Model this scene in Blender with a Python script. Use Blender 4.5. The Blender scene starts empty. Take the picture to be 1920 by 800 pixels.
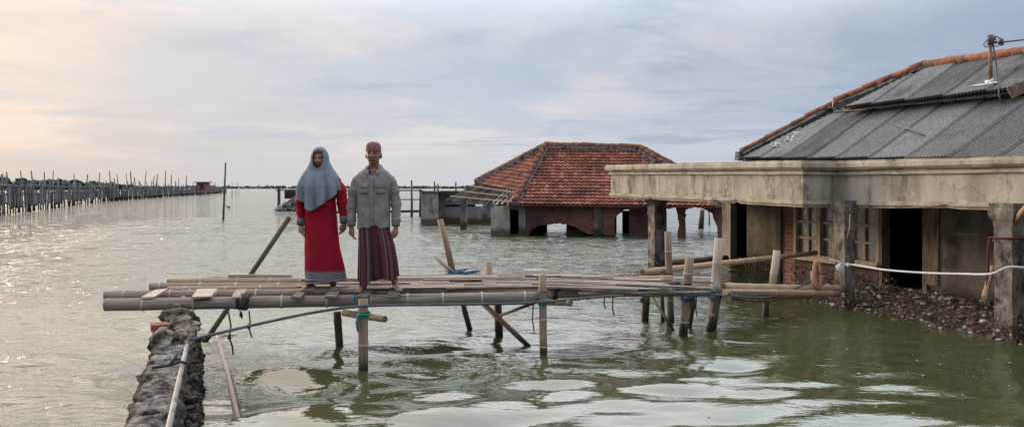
import bpy, bmesh, math, random
import numpy as np
from mathutils import Vector, Matrix, noise
random.seed(11)
R = random.uniform
C = bpy.context.scene.collection
F, HZ, H = 1493.333, 352.0, 1.88          # focal length and horizon row of a 1920 px frame, eye height over the water

def P(px, py, Y):                          # point at distance Y seen along a sight line
    return Vector(((px-960)/F*Y, Y, H-(py-HZ)/F*Y))
def PZ(px, py, z):
    Y = (H-z)*F/(py-HZ); return P(px, py, Y)
def on_plane(px, py, co, no):
    d = Vector(((px-960)/F, 1, (HZ-py)/F)); o = Vector((0, 0, H))
    return o+d*((co-o).dot(no)/d.dot(no))
def S(r, g, b):
    f = lambda c: (c/255/12.92 if c/255 < .04045 else ((c/255+.055)/1.055)**2.4)
    return (f(r), f(g), f(b), 1)

# ---------------------------------------------------------------- materials
def mat(name, c1, c2, scale=6, rough=.8, bump=.3, bscale=40, stretch=(1, 1, 1), c3=None, s3=2.5, t3=(.52, .66),
        coord='Object', spec=.3, wet=None, rnd=0., island=None, bdist=.01):
    m = bpy.data.materials.new(name); m.use_nodes = True
    nt = m.node_tree; N = nt.nodes; L = nt.links
    b = N['Principled BSDF']; b.inputs['Roughness'].default_value = rough
    b.inputs['Specular IOR Level'].default_value = spec
    tc = N.new('ShaderNodeTexCoord'); mp = N.new('ShaderNodeMapping'); mp.inputs['Scale'].default_value = stretch
    L.new(tc.outputs[coord], mp.inputs[0])
    n = N.new('ShaderNodeTexNoise'); n.inputs['Scale'].default_value = scale; n.inputs['Detail'].default_value = 6; n.inputs['Roughness'].default_value = .62
    L.new(mp.outputs[0], n.inputs['Vector'])
    r = N.new('ShaderNodeValToRGB'); r.color_ramp.elements[0].position = .33; r.color_ramp.elements[1].position = .67
    r.color_ramp.elements[0].color = c1; r.color_ramp.elements[1].color = c2
    L.new(n.outputs['Fac'], r.inputs[0]); col = r.outputs[0]
    def mix(fac, a, bcol, mode='MIX'):
        x = N.new('ShaderNodeMix'); x.data_type = 'RGBA'; x.blend_type = mode
        if isinstance(fac, float): x.inputs[0].default_value = fac
        else: L.new(fac, x.inputs[0])
        L.new(a, x.inputs[6])
        if isinstance(bcol, tuple): x.inputs[7].default_value = bcol
        else: L.new(bcol, x.inputs[7])
        return x.outputs[2]
    if island:
        g = N.new('ShaderNodeNewGeometry'); rr = N.new('ShaderNodeValToRGB'); cr = rr.color_ramp
        while len(cr.elements) < len(island): cr.elements.new(.5)
        for i, c in enumerate(island): cr.elements[i].position = i/(len(island)-1); cr.elements[i].color = c
        L.new(g.outputs['Random Per Island'], rr.inputs[0]); col = mix(.75, col, rr.outputs[0])
    if c3:
        n3 = N.new('ShaderNodeTexNoise'); n3.inputs['Scale'].default_value = s3; n3.inputs['Detail'].default_value = 7; n3.inputs['Roughness'].default_value = .7
        L.new(mp.outputs[0], n3.inputs['Vector'])
        mr = N.new('ShaderNodeMapRange'); mr.inputs[1].default_value, mr.inputs[2].default_value = t3
        L.new(n3.outputs['Fac'], mr.inputs[0]); col = mix(mr.outputs[0], col, c3)
    if wet:                                  # tide mark: algae and damp near the waterline
        g = N.new('ShaderNodeNewGeometry'); sx = N.new('ShaderNodeSeparateXYZ'); L.new(g.outputs['Position'], sx.inputs[0])
        ad = N.new('ShaderNodeMath'); ad.operation = 'MULTIPLY_ADD'; L.new(n.outputs['Fac'], ad.inputs[0]); ad.inputs[1].default_value = wet[1]; L.new(sx.outputs[2], ad.inputs[2])
        mr = N.new('ShaderNodeMapRange'); mr.inputs[1].default_value = wet[0]+wet[1]*.5-.08; mr.inputs[2].default_value = wet[0]+wet[1]*.5+.08; mr.inputs[3].default_value = 1; mr.inputs[4].default_value = 0
        L.new(ad.outputs[0], mr.inputs[0]); col = mix(mr.outputs[0], col, wet[2])
    if rnd:
        oi = N.new('ShaderNodeObjectInfo'); hs = N.new('ShaderNodeHueSaturation')
        mr = N.new('ShaderNodeMapRange'); mr.inputs[3].default_value = 1-rnd; mr.inputs[4].default_value = 1+rnd
        L.new(oi.outputs['Random'], mr.inputs[0]); L.new(mr.outputs[0], hs.inputs['Value']); L.new(col, hs.inputs['Color']); col = hs.outputs[0]
    L.new(col, b.inputs['Base Color'])
    if bump:
        nb = N.new('ShaderNodeTexNoise'); nb.inputs['Scale'].default_value = bscale; nb.inputs['Detail'].default_value = 5
        L.new(mp.outputs[0], nb.inputs['Vector'])
        bp = N.new('ShaderNodeBump'); bp.inputs['Strength'].default_value = bump; bp.inputs['Distance'].default_value = bdist
        L.new(nb.outputs['Fac'], bp.inputs['Height']); L.new(bp.outputs[0], b.inputs['Normal'])
    m['col'] = 1
    return m
def out_col(m):
    b = m.node_tree.nodes['Principled BSDF']; return b, b.inputs['Base Color'].links[0].from_socket

WET = (.13, .26, (.018, .016, .011, 1))
M = {}
M['bamboo_grey'] = mat('weathered_bamboo', (.18, .145, .125, 1), (.37, .305, .27, 1), 3, .75, .35, 30, (14, .9, 1), (.075, .052, .042, 1), 1.6, (.46, .68), 'UV', .15, rnd=.1)
M['bamboo_tan'] = mat('dry_bamboo', (.22, .14, .09, 1), (.44, .315, .215, 1), 3, .75, .35, 30, (14, .9, 1), (.12, .075, .05, 1), 1.6, (.52, .75), 'UV', .35, rnd=.16)
M['bamboo_post'] = mat('bamboo_post', (.13, .085, .055, 1), (.34, .25, .18, 1), 3, .65, .35, 30, (12, .9, 1), (.06, .04, .03, 1), 1.6, (.5, .7), 'UV', .35, WET, .18)
M['bamboo_white'] = mat('bleached_bamboo', (.24, .185, .15, 1), (.44, .35, .29, 1), 3, .6, .3, 30, (12, .9, 1), (.2, .15, .12, 1), 1.6, (.55, .75), 'UV', .35, rnd=.1)
M['post_dark'] = mat('wet_timber_post', (.03, .022, .016, 1), (.11, .075, .05, 1), 3, .6, .4, 30, (10, .9, 1), coord='UV', wet=WET, rnd=.2)
M['plank'] = mat('grey_plank', (.12, .095, .08, 1), (.34, .28, .24, 1), 3, .8, .4, 20, (1.2, 9, 9), (.06, .045, .04, 1), 1.5, (.52, .7), rnd=.25)
M['rafter'] = mat('dark_rafter', (.04, .037, .036, 1), (.13, .12, .115, 1), 4, .85, .3, rnd=.3)
M['plank_pale'] = mat('pale_plank', (.25, .195, .155, 1), (.47, .40, .34, 1), 3, .8, .4, 20, (1.5, 9, 9), (.13, .1, .08, 1), 1.5, (.55, .7), rnd=.15)
M['node_pale'] = mat('bamboo_node', (.30, .25, .21, 1), (.5, .43, .37, 1), 14, .7, .2)
M['cut_end'] = mat('cut_bamboo_end', (.05, .035, .025, 1), (.2, .15, .11, 1), 30, .8, .2)
M['fascia'] = mat('weathered_plaster', (.25, .215, .17, 1), (.43, .38, .315, 1), 2.2, .85, .45, 25, (1, 1, .45), (.085, .075, .062, 1), 2.6, (.52, .68), bdist=.006)
M['cornice'] = mat('plaster_cornice', (.25, .215, .165, 1), (.44, .385, .31, 1), 2.2, .85, .35, 30, (1, 1, 1), (.07, .06, .05, 1), 2.7, (.54, .7))
def weather(m, crack=True):
    N = m.node_tree.nodes; L = m.node_tree.links; b, col = out_col(m)
    tc = N.new('ShaderNodeTexCoord')
    def layer(fac, col, c):
        x = N.new('ShaderNodeMix'); x.data_type = 'RGBA'; L.new(fac, x.inputs[0]); L.new(col, x.inputs[6]); x.inputs[7].default_value = c; return x.outputs[2]
    def noise_(scale, st, det):
        mp = N.new('ShaderNodeMapping'); mp.inputs['Scale'].default_value = st; L.new(tc.outputs['Object'], mp.inputs[0])
        n = N.new('ShaderNodeTexNoise'); n.inputs['Scale'].default_value = scale; n.inputs['Detail'].default_value = det; n.inputs['Roughness'].default_value = .65; L.new(mp.outputs[0], n.inputs[0]); return n
    def rng(v, a, bb, c=0, d=1):
        q = N.new('ShaderNodeMapRange'); L.new(v, q.inputs[0]); q.inputs[1].default_value, q.inputs[2].default_value, q.inputs[3].default_value, q.inputs[4].default_value = a, bb, c, d; return q.outputs[0]
    st = noise_(5, (1, 1, .09), 6); col = layer(rng(st.outputs['Fac'], .54, .70, 0, .7), col, (.075, .066, .055, 1))
    pt = noise_(3.2, (1, 1, 1), 9); col = layer(rng(pt.outputs['Fac'], .60, .64, 0, .8), col, (.40, .385, .36, 1))
    if crack:
        ds = noise_(2.5, (1, 1, 1), 5); mx = N.new('ShaderNodeVectorMath'); mx.operation = 'MULTIPLY_ADD'; L.new(ds.outputs['Color'], mx.inputs[0]); mx.inputs[1].default_value = (.5, .5, .5); L.new(tc.outputs['Object'], mx.inputs[2])
        v = N.new('ShaderNodeTexVoronoi'); v.feature = 'DISTANCE_TO_EDGE'; v.inputs['Scale'].default_value = .9; L.new(mx.outputs[0], v.inputs['Vector'])
        col = layer(rng(v.outputs['Distance'], .001, .008, .5, 0), col, (.05, .042, .035, 1))
    L.new(col, b.inputs['Base Color'])
weather(M['fascia']); weather(M['cornice'], False)
M['column'] = mat('stained_column_plaster', (.10, .084, .072, 1), (.28, .24, .205, 1), 8, .85, .6, 35, (1, 1, .6), (.038, .032, .028, 1), 6, (.47, .62), wet=(.12, .3, (.045, .038, .028, 1)))
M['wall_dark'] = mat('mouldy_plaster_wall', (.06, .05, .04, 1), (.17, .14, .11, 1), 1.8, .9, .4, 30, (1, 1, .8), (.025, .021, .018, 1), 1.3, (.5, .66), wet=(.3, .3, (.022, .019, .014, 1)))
M['wall_grey'] = mat('grey_cement_wall', (.10, .105, .112, 1), (.20, .205, .212, 1), 1.2, .9, .4, 12, (1, 1, .7), (.06, .055, .05, 1), 1., (.52, .68), wet=(.35, .5, (.05, .038, .028, 1)))
M['wall_pale'] = mat('flaking_white_wall', (.18, .165, .148, 1), (.34, .32, .295, 1), 1.6, .9, .4, 12, (1, 1, .7), (.1, .08, .065, 1), 1.5, (.5, .62), wet=(.3, .6, (.08, .06, .045, 1)))
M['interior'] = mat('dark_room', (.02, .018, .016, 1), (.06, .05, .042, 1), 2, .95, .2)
M['frame'] = mat('window_timber', (.28, .21, .15, 1), (.50, .40, .30, 1), 5, .75, .3, 40, (6, 6, 1), (.1, .07, .05, 1), 3, (.55, .7))
M['frame_dark'] = mat('door_timber', (.1, .07, .05, 1), (.25, .18, .13, 1), 5, .8, .3, 40, (6, 6, 1), (.04, .03, .022, 1), 2, (.5, .7))
M['rust_brick'] = mat('orange_brick', (.15, .05, .034, 1), (.27, .1, .065, 1), 8, .9, .4, 40)
M['mortar'] = mat('ridge_mortar', (.07, .072, .075, 1), (.36, .37, .38, 1), 4, .9, .5, 25, c3=(.025, .025, .025, 1), s3=4, t3=(.46, .58))
M['cap'] = mat('ridge_tile', (.16, .055, .036, 1), (.32, .12, .075, 1), 7, .85, .3, 30, c3=(.07, .045, .036, 1), s3=5, t3=(.45, .62))
M['stone'] = mat('rough_stone', (.05, .041, .033, 1), (.20, .17, .14, 1), 7, .95, .9, 22, spec=.08, c3=(.03, .026, .022, 1), s3=6, t3=(.48, .66), bdist=.025)
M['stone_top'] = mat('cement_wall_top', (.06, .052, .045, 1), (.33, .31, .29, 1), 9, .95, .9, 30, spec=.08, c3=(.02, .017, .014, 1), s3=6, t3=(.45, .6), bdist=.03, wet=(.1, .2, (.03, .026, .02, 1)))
M['stone_side'] = mat('dark_stone', (.025, .02, .016, 1), (.12, .10, .085, 1), 8, .9, .9, 26, spec=.12, c3=(.014, .012, .01, 1), s3=6, t3=(.45, .6), bdist=.03, wet=(.12, .2, (.016, .016, .01, 1)))  # wall sides, darker than the top, wet near the waterline
M['boulder'] = mat('pale_boulder', (.085, .07, .058, 1), (.30, .265, .225, 1), 8, .95, .9, 28, spec=.08, c3=(.035, .03, .025, 1), s3=7, t3=(.5, .62), bdist=.02)
M['pipe'] = mat('grey_pipe', (.045, .05, .06, 1), (.10, .108, .125, 1), 6, .6, .1, 40, spec=.2)
M['pipe_pale'] = mat('pale_pipe', (.12, .118, .112, 1), (.24, .235, .225, 1), 6, .6, .1, 40, c3=(.08, .07, .06, 1), s3=5, spec=.25)
M['rope'] = mat('pale_rope', (.42, .43, .45, 1), (.62, .63, .65, 1), 20, .8, .3, 200)
M['rubber'] = mat('dark_rubber_tie', (.02, .016, .018, 1), (.06, .045, .045, 1), 10, .7, .2)
M['blue'] = mat('blue_cord', (.015, .065, .14, 1), (.04, .14, .26, 1), 10, .8, .3)
M['teal'] = mat('teal_cord', (.02, .11, .11, 1), (.05, .24, .22, 1), 10, .8, .3)
M['green'] = mat('green_cord', (.02, .2, .1, 1), (.04, .33, .18, 1), 10, .8, .3)
M['red'] = mat('dark_red_cloth', (.07, .01, .02, 1), (.14, .02, .035, 1), 8, .9, .3)
M['orange'] = mat('orange_paint', (.24, .10, .06, 1), (.42, .21, .14, 1), 6, .7, .2, c3=(.16, .11, .085, 1))
M['white'] = mat('whitewash', (.5, .52, .54, 1), (.72, .74, .76, 1), 8, .7, .3)
M['metal'] = mat('dull_metal', (.03, .03, .032, 1), (.08, .08, .085, 1), 8, .5, .2, spec=.5)
M['mast'] = mat('rusty_mast', (.10, .05, .03, 1), (.3, .19, .12, 1), 8, .7, .2)
M['skin'] = mat('brown_skin', (.19, .092, .06, 1), (.26, .132, .09, 1), 14, .55, .15, 120, spec=.4)
M['lip'] = mat('lip_skin', (.12, .04, .032, 1), (.16, .055, .045, 1), 14, .5, 0)
M['brow'] = mat('eyebrow_hair', (.012, .009, .008, 1), (.03, .022, .018, 1), 60, .8, 0)
M['eye'] = mat('eye_dark', (.02, .014, .01, 1), (.06, .05, .045, 1), 60, .3, 0)
M['hijab'] = mat('blue_grey_hijab', (.135, .155, .186, 1), (.20, .224, .262, 1), 7, .85, .2, 90, spec=.2)
M['dress'] = mat('red_dress', (.20, .005, .016, 1), (.30, .008, .024, 1), 5, .85, .15, 120, spec=.15)
M['shirt'] = mat('grey_shirt', (.165, .143, .147, 1), (.24, .212, .215, 1), 8, .85, .2, 120, spec=.2)
M['capcloth'] = mat('patterned_cap', (.13, .035, .04, 1), (.28, .14, .13, 1), 60, .9, .3)
M['hut'] = mat('red_brown_hut', (.15, .07, .055, 1), (.26, .14, .11, 1), 1, .9, .2)
M['mangrove'] = mat('mangrove_leaf', (.05, .075, .07, 1), (.10, .14, .125, 1), .1, .9, 0)
M['fence'] = mat('fence_stake', (.075, .068, .07, 1), (.2, .185, .185, 1), 2, .9, .2, 6, wet=(.3, .4, (.022, .02, .018, 1)), rnd=.4)
M['lattice'] = mat('woven_fence', (.07, .063, .066, 1), (.19, .175, .18, 1), .8, .9, .3, 3, wet=(.5, .5, (.02, .018, .016, 1)), island=[(.04, .035, .033, 1), (.11, .1, .1, 1), (.19, .175, .18, 1), (.27, .25, .25, 1)])
M['rubble'] = mat('shell_rubble', (.06, .045, .032, 1), (.16, .12, .09, 1), 12, .9, .6, 30,
                  island=[(.02, .015, .011, 1), (.06, .042, .03, 1), (.11, .075, .05, 1), (.20, .08, .05, 1), (.27, .20, .145, 1), (.10, .07, .05, 1), (.42, .37, .31, 1), (.58, .54, .48, 1)])
M['bank'] = mat('mud_bank', (.025, .019, .014, 1), (.08, .06, .042, 1), 6, .9, .8, 20, bdist=.03, wet=(.05, .05, (.02, .018, .01, 1)))
M['junk'] = mat('mixed_wreckage', (.1, .09, .08, 1), (.25, .24, .22, 1), 2, .9, .4,
                island=[(.04, .03, .025, 1), (.22, .13, .08, 1), (.24, .30, .37, 1), (.48, .5, .52, 1), (.1, .1, .1, 1), (.5, .52, .54, 1)])
M['glass'] = mat('dusty_glass', (.05, .049, .047, 1), (.11, .107, .10, 1), 2, .35, .1, 8, spec=.5)
M['speck'] = mat('pale_foam', (.4, .42, .36, 1), (.6, .62, .56, 1), 20, .6, 0)
M['float'] = mat('dark_float', (.015, .015, .015, 1), (.05, .045, .04, 1), 20, .6, 0)

def brick_mat(name, c1, c2, cm, w=.24, h=.075, dark=(.05, .03, .026, 1)):
    m = mat(name, c1, c2, 2, .9, 0); N = m.node_tree.nodes; L = m.node_tree.links
    b, col = out_col(m)
    bt = N.new('ShaderNodeTexBrick'); uv = N.new('ShaderNodeUVMap')
    L.new(uv.outputs[0], bt.inputs['Vector'])
    bt.inputs['Scale'].default_value = 1; bt.inputs['Brick Width'].default_value = w; bt.inputs['Row Height'].default_value = h
    bt.inputs['Mortar Size'].default_value = .012; bt.inputs['Color1'].default_value = c1; bt.inputs['Color2'].default_value = c2; bt.inputs['Mortar'].default_value = cm
    x = N.new('ShaderNodeMix'); x.data_type = 'RGBA'; x.inputs[0].default_value = .35
    L.new(bt.outputs['Color'], x.inputs[6]); L.new(col, x.inputs[7])
    n = N.new('ShaderNodeTexNoise'); n.inputs['Scale'].default_value = .9; n.inputs['Detail'].default_value = 7
    tc = N.new('ShaderNodeTexCoord'); L.new(tc.outputs['Object'], n.inputs[0])
    mr = N.new('ShaderNodeMapRange'); mr.inputs[1].default_value = .45; mr.inputs[2].default_value = .65
    L.new(n.outputs['Fac'], mr.inputs[0])
    y = N.new('ShaderNodeMix'); y.data_type = 'RGBA'; L.new(mr.outputs[0], y.inputs[0]); L.new(x.outputs[2], y.inputs[6]); y.inputs[7].default_value = dark
    L.new(y.outputs[2], b.inputs['Base Color'])
    bp = N.new('ShaderNodeBump'); bp.inputs['Strength'].default_value = .8; bp.inputs['Distance'].default_value = .012; bp.invert = True
    L.new(bt.outputs['Fac'], bp.inputs['Height']); L.new(bp.outputs[0], b.inputs['Normal'])
    return m
M['brick'] = brick_mat('dark_red_brick', (.10, .034, .028, 1), (.19, .066, .05, 1), (.15, .12, .105, 1), .3, .1)
M['brick_bare'] = brick_mat('bare_brick', (.17, .062, .04, 1), (.30, .13, .085, 1), (.32, .27, .22, 1), .26, .085, (.05, .036, .028, 1))
M['sill_brick'] = brick_mat('oyster_stained_brick', (.07, .034, .025, 1), (.12, .06, .042, 1), (.10, .085, .07, 1), dark=(.03, .024, .02, 1))

def cell_mat(name, cols, dark, dscale=.35, dt=(.5, .64), rough=.85, fine=0., seam=False):
    """one colour per tile or sheet (a cell of the UV map) with patches of moss and soot"""
    m = bpy.data.materials.new(name); m.use_nodes = True; N = m.node_tree.nodes; L = m.node_tree.links
    b = N['Principled BSDF']; b.inputs['Roughness'].default_value = rough; b.inputs['Specular IOR Level'].default_value = .25
    uv = N.new('ShaderNodeUVMap'); fl = N.new('ShaderNodeVectorMath'); fl.operation = 'FLOOR'; L.new(uv.outputs[0], fl.inputs[0])
    wn = N.new('ShaderNodeTexWhiteNoise'); wn.noise_dimensions = '2D'; L.new(fl.outputs[0], wn.inputs['Vector'])
    tc = N.new('ShaderNodeTexCoord')
    n1 = N.new('ShaderNodeTexNoise'); n1.inputs['Scale'].default_value = 3; n1.inputs['Detail'].default_value = 6; L.new(tc.outputs['Object'], n1.inputs[0])
    ad = N.new('ShaderNodeMath'); ad.operation = 'MULTIPLY_ADD'; L.new(n1.outputs['Fac'], ad.inputs[0]); ad.inputs[1].default_value = .6
    sb = N.new('ShaderNodeMath'); sb.operation = 'SUBTRACT'; L.new(wn.outputs['Value'], sb.inputs[0]); sb.inputs[1].default_value = .3; L.new(sb.outputs[0], ad.inputs[2])
    r = N.new('ShaderNodeValToRGB'); cr = r.color_ramp
    while len(cr.elements) < len(cols): cr.elements.new(.5)
    for i, c in enumerate(cols): cr.elements[i].position = i/(len(cols)-1); cr.elements[i].color = c
    L.new(ad.outputs[0], r.inputs[0])
    n = N.new('ShaderNodeTexNoise'); n.inputs['Scale'].default_value = dscale; n.inputs['Detail'].default_value = 8; n.inputs['Roughness'].default_value = .68; L.new(tc.outputs['Object'], n.inputs[0])
    mr = N.new('ShaderNodeMapRange'); mr.inputs[1].default_value, mr.inputs[2].default_value = dt; mr.inputs[4].default_value = .85; L.new(n.outputs['Fac'], mr.inputs[0])
    y = N.new('ShaderNodeMix'); y.data_type = 'RGBA'; L.new(mr.outputs[0], y.inputs[0]); L.new(r.outputs[0], y.inputs[6]); y.inputs[7].default_value = dark
    col = y.outputs[2]
    if fine:
        nf = N.new('ShaderNodeTexNoise'); nf.inputs['Scale'].default_value = 30; nf.inputs['Detail'].default_value = 4; nf.inputs['Roughness'].default_value = .8; L.new(tc.outputs['Object'], nf.inputs[0])
        m2 = N.new('ShaderNodeMapRange'); m2.inputs[1].default_value = .4; m2.inputs[2].default_value = .62; m2.inputs[3].default_value = 1-fine; m2.inputs[4].default_value = 1+fine; L.new(nf.outputs['Fac'], m2.inputs[0])
        hs = N.new('ShaderNodeHueSaturation'); L.new(m2.outputs[0], hs.inputs['Value']); L.new(col, hs.inputs['Color']); col = hs.outputs[0]
    if seam:                                  # dark lines along the side and end laps
        fr = N.new('ShaderNodeVectorMath'); fr.operation = 'FRACTION'; L.new(uv.outputs[0], fr.inputs[0]); sx = N.new('ShaderNodeSeparateXYZ'); L.new(fr.outputs[0], sx.inputs[0])
        lt = N.new('ShaderNodeMath'); lt.operation = 'LESS_THAN'; L.new(sx.outputs[0], lt.inputs[0]); lt.inputs[1].default_value = .03
        l2 = N.new('ShaderNodeMath'); l2.operation = 'LESS_THAN'; L.new(sx.outputs[1], l2.inputs[0]); l2.inputs[1].default_value = .02
        mx = N.new('ShaderNodeMath'); mx.operation = 'MAXIMUM'; L.new(lt.outputs[0], mx.inputs[0]); L.new(l2.outputs[0], mx.inputs[1])
        z = N.new('ShaderNodeMix'); z.data_type = 'RGBA'; L.new(mx.outputs[0], z.inputs[0]); L.new(col, z.inputs[6]); z.inputs[7].default_value = (.035, .034, .035, 1); col = z.outputs[2]
    L.new(col, b.inputs['Base Color'])
    return m
M['tile'] = cell_mat('red_roof_tile', [(.16, .06, .043, 1), (.235, .082, .056, 1), (.29, .108, .074, 1), (.40, .185, .135, 1)], (.06, .036, .03, 1), .8, (.47, .66), .85, .25)
M['sheet'] = cell_mat('grey_corrugated_sheet', [(.155, .15, .147, 1), (.205, .2, .197, 1), (.26, .254, .25, 1)], (.085, .082, .08, 1), .9, (.5, .68), .9, .28, True)

def stripe_mat(name, axis, stops, period, jitter=0.02):
    m = mat(name, (.1, .1, .1, 1), (.1, .1, .1, 1), 5, .9, .15, 140, spec=.15); N = m.node_tree.nodes; L = m.node_tree.links
    b, _ = out_col(m)
    uv = N.new('ShaderNodeUVMap'); sx = N.new('ShaderNodeSeparateXYZ'); L.new(uv.outputs[0], sx.inputs[0])
    d = N.new('ShaderNodeMath'); d.operation = 'DIVIDE'; L.new(sx.outputs[axis], d.inputs[0]); d.inputs[1].default_value = period
    fr = N.new('ShaderNodeMath'); fr.operation = 'FRACT'; L.new(d.outputs[0], fr.inputs[0])
    r = N.new('ShaderNodeValToRGB'); cr = r.color_ramp; cr.interpolation = 'CONSTANT'
    while len(cr.elements) < len(stops): cr.elements.new(.5)
    for i, (p, c) in enumerate(stops): cr.elements[i].position = p; cr.elements[i].color = c
    L.new(fr.outputs[0], r.inputs[0]); L.new(r.outputs[0], b.inputs['Base Color'])
    return m
M['hem'] = stripe_mat('striped_trim', 1, [(0, (.055, .045, .06, 1)), (.6, (.27, .25, .27, 1))], .0225)
_d, _r, _p, _g = (.055, .02, .025, 1), (.115, .042, .036, 1), (.155, .115, .105, 1), (.08, .058, .058, 1)
M['sarong'] = stripe_mat('striped_sarong', 0, [(0, _d), (.2, _r), (.30, _d), (.36, _p), (.42, _d), (.5, _g), (.56, _r), (.66, _d), (.80, _p), (.84, _g), (.9, _d)], .31)

# ---------------------------------------------------------------- mesh builder
class MB:
    def __init__(s): s.v, s.f, s.uv, s.mi, s.sm = [], [], [], [], []
    def face(s, idx, uvs=None, mi=0, sm=False):
        s.f.append(tuple(idx)); s.uv.append(uvs or [(0, 0)]*len(idx)); s.mi.append(mi); s.sm.append(sm)
    def box(s, c, size, rot=None, jit=0, mi=0):
        """box about c; rot a 3x3 matrix or None"""
        c = Vector(c); o = len(s.v); h = Vector(size)/2
        for x in (-1, 1):
            for y in (-1, 1):
                for z in (-1, 1):
                    q = Vector((x*h.x+R(-jit, jit), y*h.y+R(-jit, jit), z*h.z+R(-jit, jit)))
                    s.v.append(c+(rot @ q if rot else q))
        for q, a, b in (((0, 1, 3, 2), 1, 2), ((4, 6, 7, 5), 1, 2), ((0, 4, 5, 1), 0, 2), ((2, 3, 7, 6), 0, 2), ((0, 2, 6, 4), 0, 1), ((1, 5, 7, 3), 0, 1)):
            sz = list(size); cs = [(-1, -1, -1), (-1, -1, 1), (-1, 1, -1), (-1, 1, 1), (1, -1, -1), (1, -1, 1), (1, 1, -1), (1, 1, 1)]
            s.face([o+i for i in q], [((cs[i][a]*sz[a])/2+c.x+c.y, (cs[i][b]*sz[b])/2+c[b]) for i in q], mi)
    def beam(s, p0, p1, w, h, up=(0, 0, 1), jit=0, mi=0):
        p0, p1 = Vector(p0), Vector(p1); x = (p1-p0).normalized(); y = Vector(up).cross(x).normalized(); z = x.cross(y)
        s.box((p0+p1)/2, ((p1-p0).length, w, h), Matrix((x, y, z)).transposed(), jit, mi)
    def tube(s, pts, rad, n=10, cap=True, flat=1., mi=0, capmi=None, sm=True):
        pts = [Vector(p) for p in pts]; o = len(s.v)
        if not isinstance(rad, (list, tuple)): rad = [rad]*len(pts)
        t0 = (pts[1]-pts[0]).normalized(); a = Vector((0, 0, 1)) if abs(t0.z) < .9 else Vector((0, 1, 0))
        nx = t0.cross(a).normalized(); L = 0; ls = []
        for i, p in enumerate(pts):
            t = (pts[min(i+1, len(pts)-1)]-pts[max(i-1, 0)]).normalized()
            nx = (nx-t*nx.dot(t)).normalized(); ny = t.cross(nx)
            if i: L += (p-pts[i-1]).length
            ls.append(L)
            for k in range(n):
                th = 2*math.pi*k/n
                s.v.append(p+(nx*math.cos(th)+ny*math.sin(th)*flat)*rad[i])
        for i in range(len(pts)-1):
            for k in range(n):
                k2 = (k+1) % n
                s.face((o+i*n+k, o+i*n+k2, o+(i+1)*n+k2, o+(i+1)*n+k), [(k/n, ls[i]), ((k+1)/n, ls[i]), ((k+1)/n, ls[i+1]), (k/n, ls[i+1])], mi, sm)
        if cap:
            cm = mi if capmi is None else capmi
            s.face([o+k for k in range(n)][::-1], None, cm); e = o+(len(pts)-1)*n; s.face([e+k for k in range(n)], None, cm)
    def bamboo(s, p0, p1, r, n=12, node=.42, bow=0., taper=.92):
        """a cane with swollen nodes and dark cut ends (material 1)"""
        p0, p1 = Vector(p0), Vector(p1); L = (p1-p0).length; d = (p1-p0)/L; pts, rad = [], []
        ph = R(.1, node)
        at = [0]; q = ph
        while q < L-.03: at += [q-.026, q-.009, q+.009, q+.026]; q += node*R(.85, 1.15)
        at.append(L)
        for i, a in enumerate(at):
            t = a/L; rr = r*(1+(taper-1)*t)
            k = (i-1) % 4 if 0 < i < len(at)-1 else 0
            pts.append(p0+d*a+Vector((0, 0, bow*4*t*(1-t)))); rad.append(rr*(1.10 if k in (1, 2) and 0 < i < len(at)-1 else 1))
        o = len(s.f); s.tube(pts, rad, n, True, capmi=1)
        for i in range(1, len(at)-2):
            if (i-1) % 4 == 1:
                for k in range(n): s.mi[o+i*n+k] = 2
    def cane(s, pts, r0, r1, n=8):
        s.tube(pts, [r0+(r1-r0)*i/(len(pts)-1) for i in range(len(pts))], n, True)
    def prism(s, poly, off, mi=0, uvs=None):
        """solid between a polygon and the same polygon moved by off"""
        o = len(s.v); n = len(poly); off = Vector(off)
        poly = [Vector(p) for p in poly]
        e = (poly[1]-poly[0]); e.z = 0; e = e.normalized() if e.length > 1e-6 else Vector((1, 0, 0))
        U = [(p.dot(e), p.z) for p in poly]
        s.v += poly+[p+off for p in poly]
        s.face(range(o, o+n), U, mi); s.face([o+n+i for i in range(n)][::-1], U[::-1], mi)
        for i in range(n):
            j = (i+1) % n
            s.face((o+j, o+i, o+n+i, o+n+j), [U[j], U[i], (U[i][0]+.2, U[i][1]), (U[j][0]+.2, U[j][1])], mi)
    def grid(s, rows, closed=False, uvf=None, mi=0, sm=True, skip=None):
        o = len(s.v); nr, nc = len(rows), len(rows[0])
        for r in rows: s.v += [Vector(p) for p in r]
        for i in range(nr-1):
            for j in range(nc if closed else nc-1):
                j2 = (j+1) % nc
                if skip and skip(i, j): continue
                u = [uvf(i, j), uvf(i, j+1), uvf(i+1, j+1), uvf(i+1, j)] if uvf else None
                s.face((o+i*nc+j, o+i*nc+j2, o+(i+1)*nc+j2, o+(i+1)*nc+j), u, mi, sm)
        return o
    def lump(s, c, size, seed=0, rough=.25, sub=2, sm=False, rot=None):
        bm = bmesh.new(); bmesh.ops.create_icosphere(bm, subdivisions=sub, radius=1); o = len(s.v); bm.verts.ensure_lookup_table()
        for v in bm.verts:
            k = 1+rough*noise.noise(v.co*1.3+Vector((seed*7.1, seed*3.3, seed)))*1.6+rough*.5*noise.noise(v.co*3.1+Vector((seed, seed*2, 5)))
            q = Vector((v.co.x*size[0], v.co.y*size[1], v.co.z*size[2]))*k
            s.v.append(Vector(c)+(rot @ q if rot else q))
        for f in bm.faces: s.face([o+v.index for v in f.verts], None, 0, sm)
        bm.free()
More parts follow.
